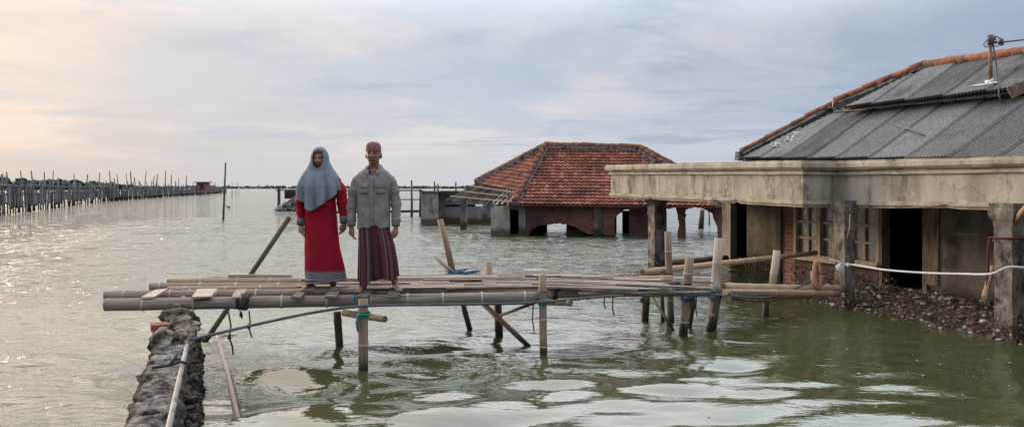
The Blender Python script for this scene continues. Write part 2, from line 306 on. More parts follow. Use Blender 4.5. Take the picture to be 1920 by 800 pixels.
    def build(s, name, m, parent=None, origin=None):
        root = parent
        while root and root.parent: root = root.parent
        if root: off = root.location
        elif origin is not None: off = Vector(origin)
        else:
            a = Vector([min(v[i] for v in s.v) for i in range(3)]); b = Vector([max(v[i] for v in s.v) for i in range(3)])
            off = Vector(((a.x+b.x)/2, (a.y+b.y)/2, a.z))
        me = bpy.data.meshes.new(name); me.from_pydata([tuple(Vector(v)-off) for v in s.v], [], s.f)
        uvl = me.uv_layers.new(name='UVMap'); k = 0; flat = []
        for u in s.uv:
            for q in u: flat += [q[0], q[1]]
        uvl.data.foreach_set('uv', flat)
        me.polygons.foreach_set('material_index', s.mi); me.polygons.foreach_set('use_smooth', s.sm)
        for x in (m if isinstance(m, (list, tuple)) else [m]): me.materials.append(M[x] if isinstance(x, str) else x)
        me.update()
        return link(name, me, parent, off)
def link(name, me, parent, off):
    ob = bpy.data.objects.new(name, me); C.objects.link(ob)
    if parent: ob.parent = parent
    else: ob.location = off
    return ob
def tag(o, label, cat, group=None, kind=None):
    o['label'] = label; o['category'] = cat
    if group: o['group'] = group
    if kind: o['kind'] = kind
    return o
def thing(name, label, cat, loc, group=None):
    o = bpy.data.objects.new(name, None); C.objects.link(o); o.location = Vector(loc); o.empty_display_size = .2
    return tag(o, label, cat, group)
BAM = lambda a: [a, 'cut_end', 'node_pale' if a != 'post_dark' else 'post_dark']
def fix_normals(ob):
    bm = bmesh.new(); bm.from_mesh(ob.data); bmesh.ops.recalc_face_normals(bm, faces=bm.faces); bm.to_mesh(ob.data); bm.free(); return ob

# ================================================================ world, sun, camera
SUN_AZ, SUN_EL = math.radians(-47), math.radians(12)
sd = Vector((math.sin(SUN_AZ)*math.cos(SUN_EL), math.cos(SUN_AZ)*math.cos(SUN_EL), math.sin(SUN_EL)))
def make_world():
    w = bpy.data.worlds.new('World'); bpy.context.scene.world = w; w.use_nodes = True
    N = w.node_tree.nodes; L = w.node_tree.links; N.clear()
    out = N.new('ShaderNodeOutputWorld')
    sky = N.new('ShaderNodeTexSky'); sky.sky_type = 'NISHITA'; sky.sun_disc = False; sky.sun_elevation = SUN_EL; sky.sun_rotation = SUN_AZ
    sky.dust_density = 3
    bg1 = N.new('ShaderNodeBackground'); bg1.inputs[1].default_value = .09; L.new(sky.outputs[0], bg1.inputs[0])
    tc = N.new('ShaderNodeTexCoord'); sx = N.new('ShaderNodeSeparateXYZ'); L.new(tc.outputs['Generated'], sx.inputs[0])
    def mth(op, a, b=None, c=None, clamp=False):
        n = N.new('ShaderNodeMath'); n.operation = op; n.use_clamp = clamp
        for i, q in enumerate((a, b, c)):
            if q is None: continue
            if isinstance(q, (int, float)): n.inputs[i].default_value = q
            else: L.new(q, n.inputs[i])
        return n.outputs[0]
    def mr(v, a, b, c=0, d=1, sm=False):
        n = N.new('ShaderNodeMapRange'); n.interpolation_type = 'SMOOTHSTEP' if sm else 'LINEAR'
        L.new(v, n.inputs[0]); n.inputs[1].default_value, n.inputs[2].default_value, n.inputs[3].default_value, n.inputs[4].default_value = a, b, c, d
        return n.outputs[0]
    def ramp(v, stops):
        r = N.new('ShaderNodeValToRGB'); cr = r.color_ramp
        while len(cr.elements) < len(stops): cr.elements.new(.5)
        for i, (p, c) in enumerate(stops): cr.elements[i].position = p; cr.elements[i].color = c
        L.new(v, r.inputs[0]); return r.outputs[0]
    def mix(f, a, b, mode='MIX'):
        x = N.new('ShaderNodeMix'); x.data_type = 'RGBA'; x.blend_type = mode; x.clamp_result = False
        if isinstance(f, float): x.inputs[0].default_value = f
        else: L.new(f, x.inputs[0])
        for i, q in ((6, a), (7, b)):
            if isinstance(q, tuple): x.inputs[i].default_value = q
            else: L.new(q, x.inputs[i])
        return x.outputs[2]
    x, y, z = sx.outputs; e = mth('MAXIMUM', z, 0.0)
    hl = mth('SQRT', mth('ADD', mth('MULTIPLY', x, x), mth('ADD', mth('MULTIPLY', y, y), 1e-4)))
    caz = mth('DIVIDE', mth('ADD', mth('MULTIPLY', x, math.sin(SUN_AZ)), mth('MULTIPLY', y, math.cos(SUN_AZ))), hl)
    az = mth('ARCCOSINE', mth('MINIMUM', mth('MAXIMUM', caz, -.9999), .9999))     # angle from the sun's bearing
    t = mr(az, math.radians(14), math.radians(80))
    high = ramp(t, [(0, S(214, 208, 203)), (.22, S(203, 206, 211)), (.5, S(180, 193, 209)), (.78, S(164, 178, 197)), (1, S(153, 169, 190))])
    low = ramp(t, [(0, S(206, 196, 190)), (.18, S(202, 199, 199)), (.5, S(200, 203, 209)), (.8, S(184, 195, 209)), (1, S(172, 187, 205))])
    base = mix(mr(e, .0, .16, 0, 1, True), low, high)
    # clouds on a high flat layer
    den = mth('ADD', e, .075)
    cx, cy = mth('DIVIDE', x, den), mth('DIVIDE', y, den)
    cv = N.new('ShaderNodeCombineXYZ'); L.new(cx, cv.inputs[0]); L.new(cy, cv.inputs[1])
    def nz(scale, det, stretch, rot=0., dist=0.):
        mp = N.new('ShaderNodeMapping'); mp.inputs['Scale'].default_value = stretch; mp.inputs['Rotation'].default_value = (0, 0, rot); L.new(cv.outputs[0], mp.inputs[0])
        n = N.new('ShaderNodeTexNoise'); n.inputs['Scale'].default_value = scale; n.inputs['Detail'].default_value = det; n.inputs['Roughness'].default_value = .58; n.inputs['Distortion'].default_value = dist
        L.new(mp.outputs[0], n.inputs[0]); return n.outputs['Fac']
    a1 = nz(.42, 7, (1, .85, 1), .3, .4); a2 = nz(.9, 8, (.8, 1.3, 1), -.25, .6)
    fade = mr(e, .01, .06, 0, 1, True)
    br = mth('MULTIPLY', mr(a1, .44, .62, 0, 1, True), fade)
    warm = ramp(t, [(0, S(238, 217, 202)), (.3, S(230, 221, 218)), (.6, S(212, 209, 214)), (1, S(178, 188, 205))])
    c = mix(mth('MULTIPLY', br, .8), base, warm)
    dk = mth('MULTIPLY', mr(a2, .5, .68, 0, 1, True), fade)
    dark = ramp(t, [(0, S(200, 200, 205)), (.3, S(176, 188, 204)), (.6, S(157, 171, 191)), (1, S(138, 155, 180))])
    c = mix(mth('MULTIPLY', dk, .7), c, dark)
    # thin cloud above view, boosted to light scene and water; glow round veiled sun
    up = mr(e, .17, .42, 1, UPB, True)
    dt = mth('ADD', mth('MULTIPLY', x, sd.x), mth('ADD', mth('MULTIPLY', y, sd.y), mth('MULTIPLY', z, sd.z)))
    glow = mth('POWER', mth('MAXIMUM', dt, 0.0), 60.)
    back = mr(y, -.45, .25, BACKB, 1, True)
    c = mix(mr(e, .16, .4, 0, .75, True), c, ramp(t, [(0, S(224, 208, 194)), (.35, S(217, 210, 203)), (.8, S(206, 209, 211)), (1, S(200, 205, 210))]))
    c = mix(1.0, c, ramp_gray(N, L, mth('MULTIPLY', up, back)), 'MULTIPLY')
    g = N.new('ShaderNodeVectorMath'); g.operation = 'SCALE'; g.inputs[0].default_value = (1., .76, .56); L.new(mth('MULTIPLY', glow, GLOW), g.inputs['Scale'])
    ad = N.new('ShaderNodeVectorMath'); ad.operation = 'ADD'; L.new(c, ad.inputs[0]); L.new(g.outputs[0], ad.inputs[1])
    bg2 = N.new('ShaderNodeBackground'); bg2.inputs[1].default_value = 1; L.new(ad.outputs[0], bg2.inputs[0])
    ms = N.new('ShaderNodeMixShader'); ms.inputs[0].default_value = .97
    L.new(bg1.outputs[0], ms.inputs[1]); L.new(bg2.outputs[0], ms.inputs[2]); L.new(ms.outputs[0], out.inputs[0])
def ramp_gray(N, L, v):
    c = N.new('ShaderNodeCombineColor')
    for i in range(3): L.new(v, c.inputs[i])
    return c.outputs[0]
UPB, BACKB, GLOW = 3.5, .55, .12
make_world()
sl = bpy.data.lights.new('sun', 'SUN'); sl.energy = 2.3; sl.angle = math.radians(13); sl.color = (1, .8, .58)
so = bpy.data.objects.new('sun', sl); C.objects.link(so); so.rotation_euler = (-sd).to_track_quat('-Z', 'Y').to_euler()
cam = bpy.data.cameras.new('camera'); cam.lens = 28; cam.sensor_width = 36; cam.shift_y = -(400-HZ)/1920; cam.clip_end = 20000; cam.clip_start = .05
co = bpy.data.objects.new('camera', cam); C.objects.link(co); co.location = (0, 0, H); co.rotation_euler = (math.pi/2, 0, 0)
sc = bpy.context.scene; sc.camera = co
sc.view_settings.view_transform = 'Standard'; sc.view_settings.look = 'None'; sc.view_settings.gamma = 1; sc.view_settings.exposure = .16
sc.view_settings.use_curve_mapping = False

# ================================================================ water
def axis_y():
    v = [-30., -18, -10, -5, -2, 0.5]; y = .5
    while y < 9: y += .05; v.append(y)
    while y < 45: y += .05+.0052*(y-9); v.append(y)
    while y < 9000: y += (y-40.4)*.05; v.append(y)
    return np.array(v)
def axis_x():
    v = [0.]; x = 0.; d = .075
    while x < 13: x += d; v.append(x)
    while x < 9000: d *= 1.055; x += d; v.append(x)
    v = np.array(v); return np.concatenate([-v[:0:-1], v])
def make_water():
    ys, xs = axis_y(), axis_x(); X, Y = np.meshgrid(xs, ys)
    dx = np.gradient(xs)[None, :]*np.ones_like(Y); dy = np.gradient(ys)[:, None]*np.ones_like(X); sp = np.maximum(dx, dy)
    rng = np.random.RandomState(5); Z = np.zeros_like(X)
    # the lee of the house and walkway is calmer than the open water
    lee = 1/(1+np.exp(-(X+1.2-(Y-8)*.28)/1.2))*1/(1+np.exp((Y-13)/1.5))
    gust = .75+.5*np.sin(X*.21+Y*.13+1)*np.sin(Y*.17-X*.09)
    for i in range(70):
        lam = math.exp(rng.uniform(math.log(.26), math.log(2.1))); th = rng.normal(-1.42, .42)
        k = 2*math.pi/lam; slope = .0235*(.7 if lam > 1.2 else 1.15)
        A = slope/k*1.15
        amp = np.clip((lam/sp-2.5)/3, 0, 1)*(1-(.25 if lam < .42 else .05 if lam < 1.2 else .5)*lee)*np.clip(gust, .35, 1.3)
        ph = rng.uniform(0, 6.28)
        Z += A*amp*np.sin(k*(X*math.cos(th)+Y*math.sin(th))+ph+.5*np.sin(.35*X+.2*Y+i))
    n, m = X.shape
    me = bpy.data.meshes.new('water'); me.vertices.add(n*m); me.vertices.foreach_set('co', np.stack([X, Y, Z], -1).astype(np.float32).ravel())
    idx = np.arange(n*m).reshape(n, m); q = np.stack([idx[:-1, :-1], idx[:-1, 1:], idx[1:, 1:], idx[1:, :-1]], -1).reshape(-1, 4)
    me.loops.add(q.size); me.loops.foreach_set('vertex_index', q.ravel().astype(np.int32)); me.polygons.add(len(q))
    me.polygons.foreach_set('loop_start', (np.arange(len(q))*4).astype(np.int32)); me.polygons.foreach_set('use_smooth', np.ones(len(q), bool))
    me.update(); me.validate()
    mt = bpy.data.materials.new('murky_water'); mt.use_nodes = True; N = mt.node_tree.nodes; L = mt.node_tree.links; b = N['Principled BSDF']
    b.inputs['Roughness'].default_value = .03; b.inputs['IOR'].default_value = 2.0
    tc = N.new('ShaderNodeTexCoord'); nn = N.new('ShaderNodeTexNoise'); nn.inputs['Scale'].default_value = .22; nn.inputs['Detail'].default_value = 4; L.new(tc.outputs['Object'], nn.inputs[0])
    r = N.new('ShaderNodeValToRGB'); r.color_ramp.elements[0].position = .35; r.color_ramp.elements[1].position = .65
    r.color_ramp.elements[0].color = (.042, .052, .021, 1); r.color_ramp.elements[1].color = (.060, .071, .032, 1); L.new(nn.outputs['Fac'], r.inputs[0]); L.new(r.outputs[0], b.inputs['Base Color'])
    def nz(scale, st, det=3):
        mp = N.new('ShaderNodeMapping'); mp.inputs['Scale'].default_value = st; mp.inputs['Rotation'].default_value = (0, 0, .18); L.new(tc.outputs['Object'], mp.inputs[0])
        n_ = N.new('ShaderNodeTexNoise'); n_.inputs['Scale'].default_value = scale; n_.inputs['Detail'].default_value = det; n_.inputs['Roughness'].default_value = .5; L.new(mp.outputs[0], n_.inputs[0]); return n_.outputs['Fac']
    # small wind ripples: strong on open water, weak in the lee
    sx = N.new('ShaderNodeSeparateXYZ'); L.new(tc.outputs['Object'], sx.inputs[0])
    def lin(v, a, b_, c, d):
        q_ = N.new('ShaderNodeMapRange'); q_.interpolation_type = 'SMOOTHSTEP'; L.new(v, q_.inputs[0]); q_.inputs[1].default_value, q_.inputs[2].default_value, q_.inputs[3].default_value, q_.inputs[4].default_value = a, b_, c, d; return q_.outputs[0]
    fy = lin(sx.outputs[1], 8, 16, .08, 1); fx = lin(sx.outputs[0], -4, -1.5, .5, 0)
    mx = N.new('ShaderNodeMath'); mx.operation = 'MAXIMUM'; L.new(fy, mx.inputs[0]); L.new(fx, mx.inputs[1])
    b1 = N.new('ShaderNodeBump'); b1.inputs['Distance'].default_value = .19; L.new(mx.outputs[0], b1.inputs['Strength']); L.new(nz(2.8, (.8, 2.4, 1), 4), b1.inputs['Height'])
    b2 = N.new('ShaderNodeBump'); b2.inputs['Distance'].default_value = .9; b2.inputs['Strength'].default_value = .6; L.new(nz(.8, (.7, 1.5, 1), 4), b2.inputs['Height']); L.new(b1.outputs[0], b2.inputs['Normal'])
    far = lin(sx.outputs[1], 12, 40, 0, 1); L.new(far, b2.inputs['Strength'])
    L.new(lin(sx.outputs[1], 14, 70, .025, .09), b.inputs['Roughness'])
    L.new(b2.outputs[0], b.inputs['Normal'])
    me.materials.append(mt); o = bpy.data.objects.new('water', me); C.objects.link(o); o['kind'] = 'structure'
make_water()

# ================================================================ far shore and treelines
def treeline(name, label, px0, px1, Y0, Y1, top, dens, ls, seed):
    random.seed(seed); m = MB(); n = int(abs(px1-px0)*dens)
    for i in range(n):
        t = random.random(); px = px0+(px1-px0)*t; Y = (Y0+(Y1-Y0)*t)*R(1, 1.06)
        hgt = top(px)*(.72+.4*noise.noise(Vector((px*.06, seed, 0)))+.25*noise.noise(Vector((px*.31, seed, 4))))
        if hgt <= 0: continue
        z = hgt*random.random()**.6*Y/F+.0
        c = Vector(((px-960)/F*Y, Y, z+H*.0)); s = ls*R(.5, 1.3)
        a = Vector((R(-1, 1), R(-1, 1), R(-.6, .6))).normalized()*s; b = Vector((R(-1, 1), R(-1, 1), R(-1, 1))); b = (b-a*b.dot(a)/a.length_squared).normalized()*s*R(.5, .9)
        o = len(m.v); m.v += [c-a, c-b*.9, c+a, c+b]; m.face((o, o+1, o+2, o+3))
    ob = m.build(name, 'mangrove'); tag(ob, label, 'trees', None, 'stuff'); return ob
treeline('mangrove_belt', 'dark green mangrove belt behind the stake fence on the left shore', -420, 320, 420, 760,
         lambda p: 23 if p < 130 else max(3.5, 23-(p-130)*.125), 9, 2.4, 1)
treeline('far_treeline', 'thin grey green line of trees along the far horizon', 150, 1500, 1500, 1700, lambda p: 4.6+3*max(0, math.sin(p*.021))**6, 2.2, 4., 2)

# ================================================================ stake fences, hut and poles in the open water
def fence_line(px, a=(0, 403), b=(208, 376)):
    by = a[1]+(b[1]-a[1])*(px-a[0])/(b[0]-a[0]); Y = H*F/(by-HZ); return Vector(((px-960)/F*Y, Y, 0)), Y
def stake_fence(label, px0, px1, n, ln, rail_rows, lat, hi, tall, seed):
    random.seed(seed); c0, _ = ln((px0+px1)/2); f = thing('stake_fence', label, 'fence', c0)
    pxs = sorted([px0+(px1-px0)*(i+R(-.35, .35))/(n-1) for i in range(n)])
    for i, px in enumerate(pxs):
        b, Y = ln(px); top = hi(px)+R(-3, 6)
        if i in tall: top -= R(10, 20)
        m = MB(); lean = R(-.09, .09); h = H-(top-HZ)/F*Y
        m.cane([b+Vector((0, 0, -.6)), b+Vector((lean*h*.5, 0, h*.5)), b+Vector((lean*h*1.4, R(-.1, .1), h))], R(1., 2.)*Y/F*.75+.02, R(.6, 1.3)*Y/F*.75+.015, 6)
        m.build('post', 'fence', f)
    for z in rail_rows:
        m = MB(); pts = []
        for k in range(13):
            px = px0+(px1-px0)*k/12; b, Y = ln(px); pts.append(b+Vector((0, .25, z+R(-.08, .08))))
        m.tube(pts, .075, 6); m.build('rail', 'fence', f)
    m = MB(); k = 0; px = px0
    while px < px1:                                     # woven stakes between the posts
        b, Y = ln(px); w = R(.05, .13)
        zb, zt = lat[0]+R(-.35, .15), lat[1]+R(-.35, .4)+(R(.2, .6) if R(0, 1) < .12 else 0)
        if R(0, 1) < .08: zb = -.3
        m.box(b+Vector((0, .5+R(-.12, .12), (zb+zt)/2)), (w*1.6, .06, zt-zb), Matrix.Rotation(R(-.06, .06), 3, 'Y'))
        px += w*F/Y*lat[2]
    m.build('woven_panel', 'lattice', f)['kind'] = 'stuff'
    return f
L1 = lambda px: fence_line(px)
L2 = lambda px: fence_line(px, (208, 377), (425, 361.5))
stake_fence('nearer tall bamboo stake fence standing in water with uneven stakes', -60, 206, 58, L1, (.75, 1.45, 2.0), (.65, 1.72, 1.15), lambda p: 338+p*.012, (3, 7, 9, 13, 14, 16, 17, 22, 27, 31, 33, 36, 43, 47, 52), 3)
stake_fence('lower far stake fence running out to the red brown hut', 206, 424, 48, L2, (.6, 1.4), (.2, 1.75, 1.5), lambda p: 340+(p-206)*.018, (1, 3, 4, 7, 9, 11, 14, 17, 19, 22, 25, 28, 31), 4)
def hut():
    Y = 205; c = P(381, HZ, Y); c.z = 0; h = thing('stilt_hut', 'small red brown guard hut with flat overhanging roof at fence end', 'hut', c)
    m = MB(); m.box(c+Vector((0, 0, 2.1)), (2.5, 2.6, 2.2)); m.box(c+Vector((0, 0, 1.0)), (2.7, 2.8, .16)); m.build('wall', 'hut', h)
    m = MB(); m.box(c+Vector((0, 0, 3.32)), (3.6, 3.7, .22)); m.build('roof', 'hut', h)
    m = MB(); m.box(c+Vector((.1, -1.32, 2.1)), (.9, .06, 1.3)); m.build('door', 'interior', h)
    for sx in (-1, 1):
        for sy in (-1, 1):
            m = MB(); m.tube([c+Vector((sx*1.1, sy*1.1, -.5)), c+Vector((sx*1.1, sy*1.1, 1.)),], .1, 6); m.build('leg', 'fence', h)
hut()
def water_pole(label, top, base, r, matl='post_dark', name='mooring_pole', group=None):
    Y = H*F/(base[1]-HZ); a = P(base[0], base[1], Y); b = P(top[0], top[1], Y); m = MB()
    m.cane([a-Vector((0, 0, .5)), a*.5+b*.5+Vector((.01, 0, 0)), b], r, r*.75, 8)
    return tag(m.build(name, matl), label, 'pole', group)
water_pole('tall lone dark pole standing in open water right of the stake fence', (423, 305), (418, 412), .065)
water_pole('short thin stake nearest right of the tall lone pole', (435, 342), (435, 369), .07)
water_pole('thin crooked stake between two others beyond the tall lone pole', (443, 344), (442, 366), .07)
water_pole('farthest small stake of the three beyond the tall lone pole', (446, 343), (448, 365), .06)
m = MB(); c = PZ(429, 389, .0); m.lump(c+Vector((0, 0, .05)), (.16, .1, .09), 3, sub=1); m.tube([c+Vector((0, 0, .05)), c+Vector((-.2, 0, .16)), c+Vector((-.34, 0, .17))], .03, 5)
tag(m.build('net_float', 'float'), 'small dark net float drifting beside the tall lone pole', 'float')

# walkway behind the couple
def far_rail():
    Y = 52; c = P(720, HZ, Y); c.z = 0
    w = thing('rail_walkway', 'thin bamboo walkway with rails behind the couple, reaching the grey wall', 'walkway', c)
    for py, r, nm in ((357, .05, 'rail'), (374, .045, 'rail')):
        m = MB(); m.tube([P(600, py+.6, Y), P(700, py-.5, Y), P(793, py, Y)], r, 6); m.build(nm, 'fence', w)
    m = MB(); m.beam(P(600, 398, Y), P(793, 395.5, Y), .7, .16); m.build('walk_plank', 'post_dark', w)
    for px, top in ((640, 352), (700, 350), (744, 355), (772, 338), (788, 354)):
        m = MB(); a = P(px, 398, Y); a.z = -.4; m.cane([a, P(px, 375, Y), P(px-.5, top, Y)], .085, .06, 6); m.build('post', 'post_dark', w)
far_rail()
# wreck with frame left of the couple
def wreck():
    Y = 66; c = P(550, HZ, Y); c.z = 0
    w = thing('collapsed_shed', 'collapsed shed of dark posts and panel left of the woman', 'shed', c)
    m = MB(); m.box(P(523, 370, Y), (.2, .2, 1.9)); m.build('post', 'post_dark', w)
    m = MB(); m.box(P(566, 372, Y+1), (.2, .2, 1.9)); m.build('post', 'post_dark', w)
    m = MB(); m.box(P(545, 364, Y+.4), (1., .15, .75)); m.build('panel', 'interior', w)
    m = MB(); m.beam(P(517, 356.5, Y), P(572, 355.5, Y), .14, .1); m.build('lintel', 'fence', w)
    m = MB(); random.seed(8)
    for i in range(170):
        t = random.random(); px = 519+t*62; top = (395-372)*min(1, (px-515)/38)*random.random()
        m.box(P(px, 394-top, Y-1+R(-.6, .6)), (R(.1, .55), R(.1, .4), R(.05, .22)), Matrix.Rotation(R(-.9, .9), 3, 'Y') @ Matrix.Rotation(R(0, 3), 3, 'Z'), .04)
    m.beam(P(520, 391, Y-1.3), P(558, 366, Y-1.3), .3, .07)
    tag(m.build('wreckage_heap', 'junk'), 'heap of splintered boards and pale blue scraps left of the woman', 'debris heap', None, 'stuff')
wreck()

# ================================================================ roof helpers
def roof_face(m, pts, kind):
    """plane polygon (first edge = eave, counter-clockwise seen from outside) covered with tiles or corrugated sheets"""
    p0 = pts[0]; U = (pts[1]-p0).normalized(); Nn = Vector((0, 0, 0))
    for i in range(1, len(pts)-1): Nn += (pts[i]-p0).cross(pts[i+1]-p0)
    Nn.normalize()
    V = Nn.cross(U)
    us = [(p-p0).dot(U) for p in pts]; vs = [(p-p0).dot(V) for p in pts]
    u0, u1, v0, v1 = min(us), max(us), min(vs), max(vs)
    bm = bmesh.new(); uvl = bm.loops.layers.uv.new('UVMap'); rows = []
    if kind == 'tile':
        tw, th = .18, .21; nu = int((u1-u0)/tw*5)+2; r = 0
        ul = [u0+i*tw/5 for i in range(nu)]
        while r*th < v1-v0+th:
            for vv, lift in ((r*th+.002, .065), ((r+1)*th, .0)):
                rows.append((v0+vv, [lift+.022*math.sin(2*math.pi*u/tw)+.012*noise.noise(Vector((math.floor(u/tw)*3.7, r*5.1, 0))) for u in ul]))
            r += 1
        uvf = lambda u, v: (u/tw+.25, (v-v0-.001)/th)
    else:
        pw = .078; sw = pw*12; nu = int((u1-u0)/pw*6)+2; ul = [u0+i*pw/6 for i in range(nu)]; nv = max(3, int((v1-v0)/.3))
        for j in range(nv+1):
            v = v0+(v1-v0)*j/nv
            rows.append((v, [.032*math.sin(2*math.pi*u/pw)+.03*((u/sw) % 1)+.012*((v/1.7) % 1)+.012*noise.noise(Vector((u*.5, v*.4, 3))) for u in ul]))
        uvf = lambda u, v: (u/sw, v/1.7)
    vv = [[bm.verts.new(p0+U*u+V*v+Nn*h) for u, h in zip(ul, hs)] for v, hs in rows]
    for j in range(len(rows)-1):
        for i in range(nu-1):
            f = bm.faces.new((vv[j][i], vv[j][i+1], vv[j+1][i+1], vv[j+1][i])); f.smooth = True
            c = [(ul[i], rows[j][0]), (ul[i+1], rows[j][0]), (ul[i+1], rows[j+1][0]), (ul[i], rows[j+1][0])]
            for l, q in zip(f.loops, c): l[uvl].uv = uvf(*q)
    for i in range(len(pts)):
        e = pts[(i+1) % len(pts)]-pts[i]
        bmesh.ops.bisect_plane(bm, geom=bm.verts[:]+bm.edges[:]+bm.faces[:], dist=1e-5, plane_co=pts[i], plane_no=e.cross(Nn).normalized(), clear_outer=True)
    o = len(m.v); bm.verts.index_update(); m.v += [v.co.copy() for v in bm.verts]
    for f in bm.faces: m.face([o+v.index for v in f.verts], [tuple(l[uvl].uv) for l in f.loops], 0, kind == 'corr')
    # underside
    o = len(m.v); m.v += [p-Nn*.05 for p in pts]; m.face([o+i for i in range(len(pts))][::-1], None, 0)
    bm.free()
def cap_row(p0, p1, r, step=.34):
    m = MB(); p0, p1 = Vector(p0), Vector(p1); L = (p1-p0).length; n = max(1, int(L/step)); d = (p1-p0)/n
    for i in range(n):
        a = p0+d*i; j = Vector((R(-.012, .012), R(-.012, .012), R(-.01, .015)))
        m.tube([a-d*.08+j, a+d*.9+j, a+d*.97+j], [r*1.12, r*.92, r*.88], 8)
    return m

# ================================================================ tiled house (behind)
def tiled_house():
    FL, FR = P(966, 383, 30.4), P(1351, 387, 29.4)
    RL = P(1023, 277, 33.4)
    no = (FR-FL).cross(RL-FL).normalized(); RR = on_plane(1198, 281, FL, no)
    BL = P(842, 371, 36.); BR = P(1378, 372, 35.5)
    base = Vector(((FL.x+FR.x)/2, 31., 0)); h = thing('tiled_house', 'half sunken brick house with red tiled hip roof and broken walls', 'house', base)
    m = MB(); roof_face(m, [FL, FR, RR, RL], 'tile')
    # left hip: tiles survive only on the upper two thirds
    lerp = lambda a, b, t: a+(b-a)*t
    no2 = (FL-BL).cross(RL-BL).normalized()
    G0 = lerp(BL, RL, .30); G1 = lerp(FL, RL, .20)
    roof_face(m, [G0, G1, RL], 'tile')
    Gm = lerp(FL, BL, .12); roof_face(m, [lerp(FL, BL, .14), FL, G1, lerp(G1, G0, .12)], 'tile')
    roof_face(m, [FR, BR, RR], 'tile'); roof_face(m, [BR, BL, RL, RR], 'tile')
    rf = m.build('roof', 'tile', h)
    for a, b in ((FL, RL), (BL, RL), (RL, RR), (FR, RR), (BR, RR)):
        t0 = .3 if a is BL else 0
        cap_row(lerp(a, b, t0)+Vector((0, 0, .13)), b+Vector((0, 0, .13)), .12, .36).build('ridge_cap', 'cap', rf)
        mm = MB(); side = Vector((0, 0, 1)); mm.beam(lerp(a, b, t0)+Vector((0, 0, .03)), b+Vector((0, 0, .03)), .32, .14); mm.build('ridge_mortar', 'mortar', rf)
    random.seed(5)
    for i in range(15):                                   # bare rafters on the broken corner
        t = .08+i*.064; a = lerp(FL, BL, t); b = lerp(G1, G0, t)
        mm = MB(); mm.beam(a+(a-b)*R(.0, .25)+Vector((0, 0, .0)), b, .09, .09); mm.build('rafter', 'rafter' if i % 3 else 'plank', rf)
    for t in (.03, .4, .75):
        mm = MB(); a = lerp(lerp(FL, G1, t), lerp(BL, G0, t), R(.05, .2)); b = lerp(lerp(FL, G1, t), lerp(BL, G0, t), .98); mm.beam(a+Vector((0, 0, .07)), b+Vector((0, 0, .07)), .07, .05); mm.build('batten', 'plank', rf)
    # eave board and front wall with holes broken through
    A, B = P(976, HZ, 30.8), P(1357, HZ, 29.8); A.z = B.z = 0
    nw = Vector((B.y-A.y, -(B.x-A.x), 0)).normalized()
    def poly(pp): return [on_plane(px, py, A, nw) for px, py in pp]
    def rag(pp):
        out = []
        for i, p in enumerate(pp):
            q = pp[(i+1) % len(pp)]; L_ = math.hypot(q[0]-p[0], q[1]-p[1]); out.append(p)
            if min(p[1], q[1]) < 384 or max(p[1], q[1]) > 446 and abs(p[0]-q[0]) < 2: continue
            n_ = int(L_/3.5)
            for k in range(1, n_): t = k/n_; out.append((p[0]+(q[0]-p[0])*t+R(-1.3, 1.3), p[1]+(q[1]-p[1])*t+R(-1.3, 1.3)))
        return out
    def wall(pp, matl='brick', th=.25, name='wall', off=0.):
        pp = rag(pp)
        mm = MB(); mm.prism([p-nw*off for p in poly(pp)], -nw*th); return fix_normals(mm.build(name, matl, h))
    Zb = 452
    wall([(1152, Zb), (1152, 441), (1118, 440), (1100, 437), (1088, 431), (1075, 425), (1064, 421), (1052, 419), (1036, 420), (1022, 421), (1010, 423), (1000, 428), (994, 433), (991, 441), (990, Zb), (985, Zb), (985, 376), (1228, 378), (1228, 394), (1180, 393), (1170, 393), (1166, 398), (1160, 401), (1156, 406), (1153, 407), (1153, Zb)][::-1])
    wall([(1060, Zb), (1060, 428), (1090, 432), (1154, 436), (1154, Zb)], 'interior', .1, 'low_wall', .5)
    wall([(1180, Zb), (1180, 390), (1229, 390), (1229, Zb)], 'brick', .2, 'inner_wall', .35)
    wall([(1229, 378), (1357, 380), (1357, 389), (1338, 392), (1300, 389), (1290, 391), (1286, 394), (1272, 389), (1250, 391), (1229, 389)][::-1], 'brick', .2, 'lintel_wall')
    wall([(1316, 391), (1357, 389), (1357, Zb), (1349, Zb), (1347, 425), (1342, 414), (1339, 404), (1333, 398), (1326, 394)][::-1], 'brick', .3, 'broken_pier', .1)
    wall([(1271, Zb), (1274, 420), (1271, 400), (1268, 388), (1287, 388), (1286, 415), (1287, Zb)], 'brick', .25, 'pier', .12)
    mm = MB(); mm.box(on_plane(979, 412, A, nw)+Vector((0, .1, -.1)), (.26, .36, 2.1)); mm.build('corner_post', 'wall_grey', h)
    mm = MB(); mm.box(on_plane(1120, 412, A, nw)+Vector((0, .1, -.1)), (.3, .4, 1.9)); mm.build('wall_post', 'wall_dark', h)
    wall([(921, Zb), (920, 388), (936, 386), (955, 387), (956, Zb)][::-1], 'wall_pale', .3, 'side_panel')
    wall([(955, 392), (955, 380), (972, 378), (974, 393)][::-1], 'rust_brick', .2, 'door_head', .05)
    # rear and side walls keep the inside dark
    def bw(a, b, z0, z1, matl='interior'):
        mm = MB(); mm.beam(Vector((a[0], a[1], (z0+z1)/2)), Vector((b[0], b[1], (z0+z1)/2)), .2, z1-z0); mm.build('rear_wall', matl, h)
    def XY(px, Y): return ((px-960)/F*Y, Y)
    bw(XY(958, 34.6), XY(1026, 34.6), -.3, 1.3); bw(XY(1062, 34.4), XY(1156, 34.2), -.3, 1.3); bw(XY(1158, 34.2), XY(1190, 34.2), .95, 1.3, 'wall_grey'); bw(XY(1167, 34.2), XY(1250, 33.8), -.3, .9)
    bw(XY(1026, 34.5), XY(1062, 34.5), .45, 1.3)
    bw(XY(985, 31.2), XY(1000, 34.6), -.3, 1.3)
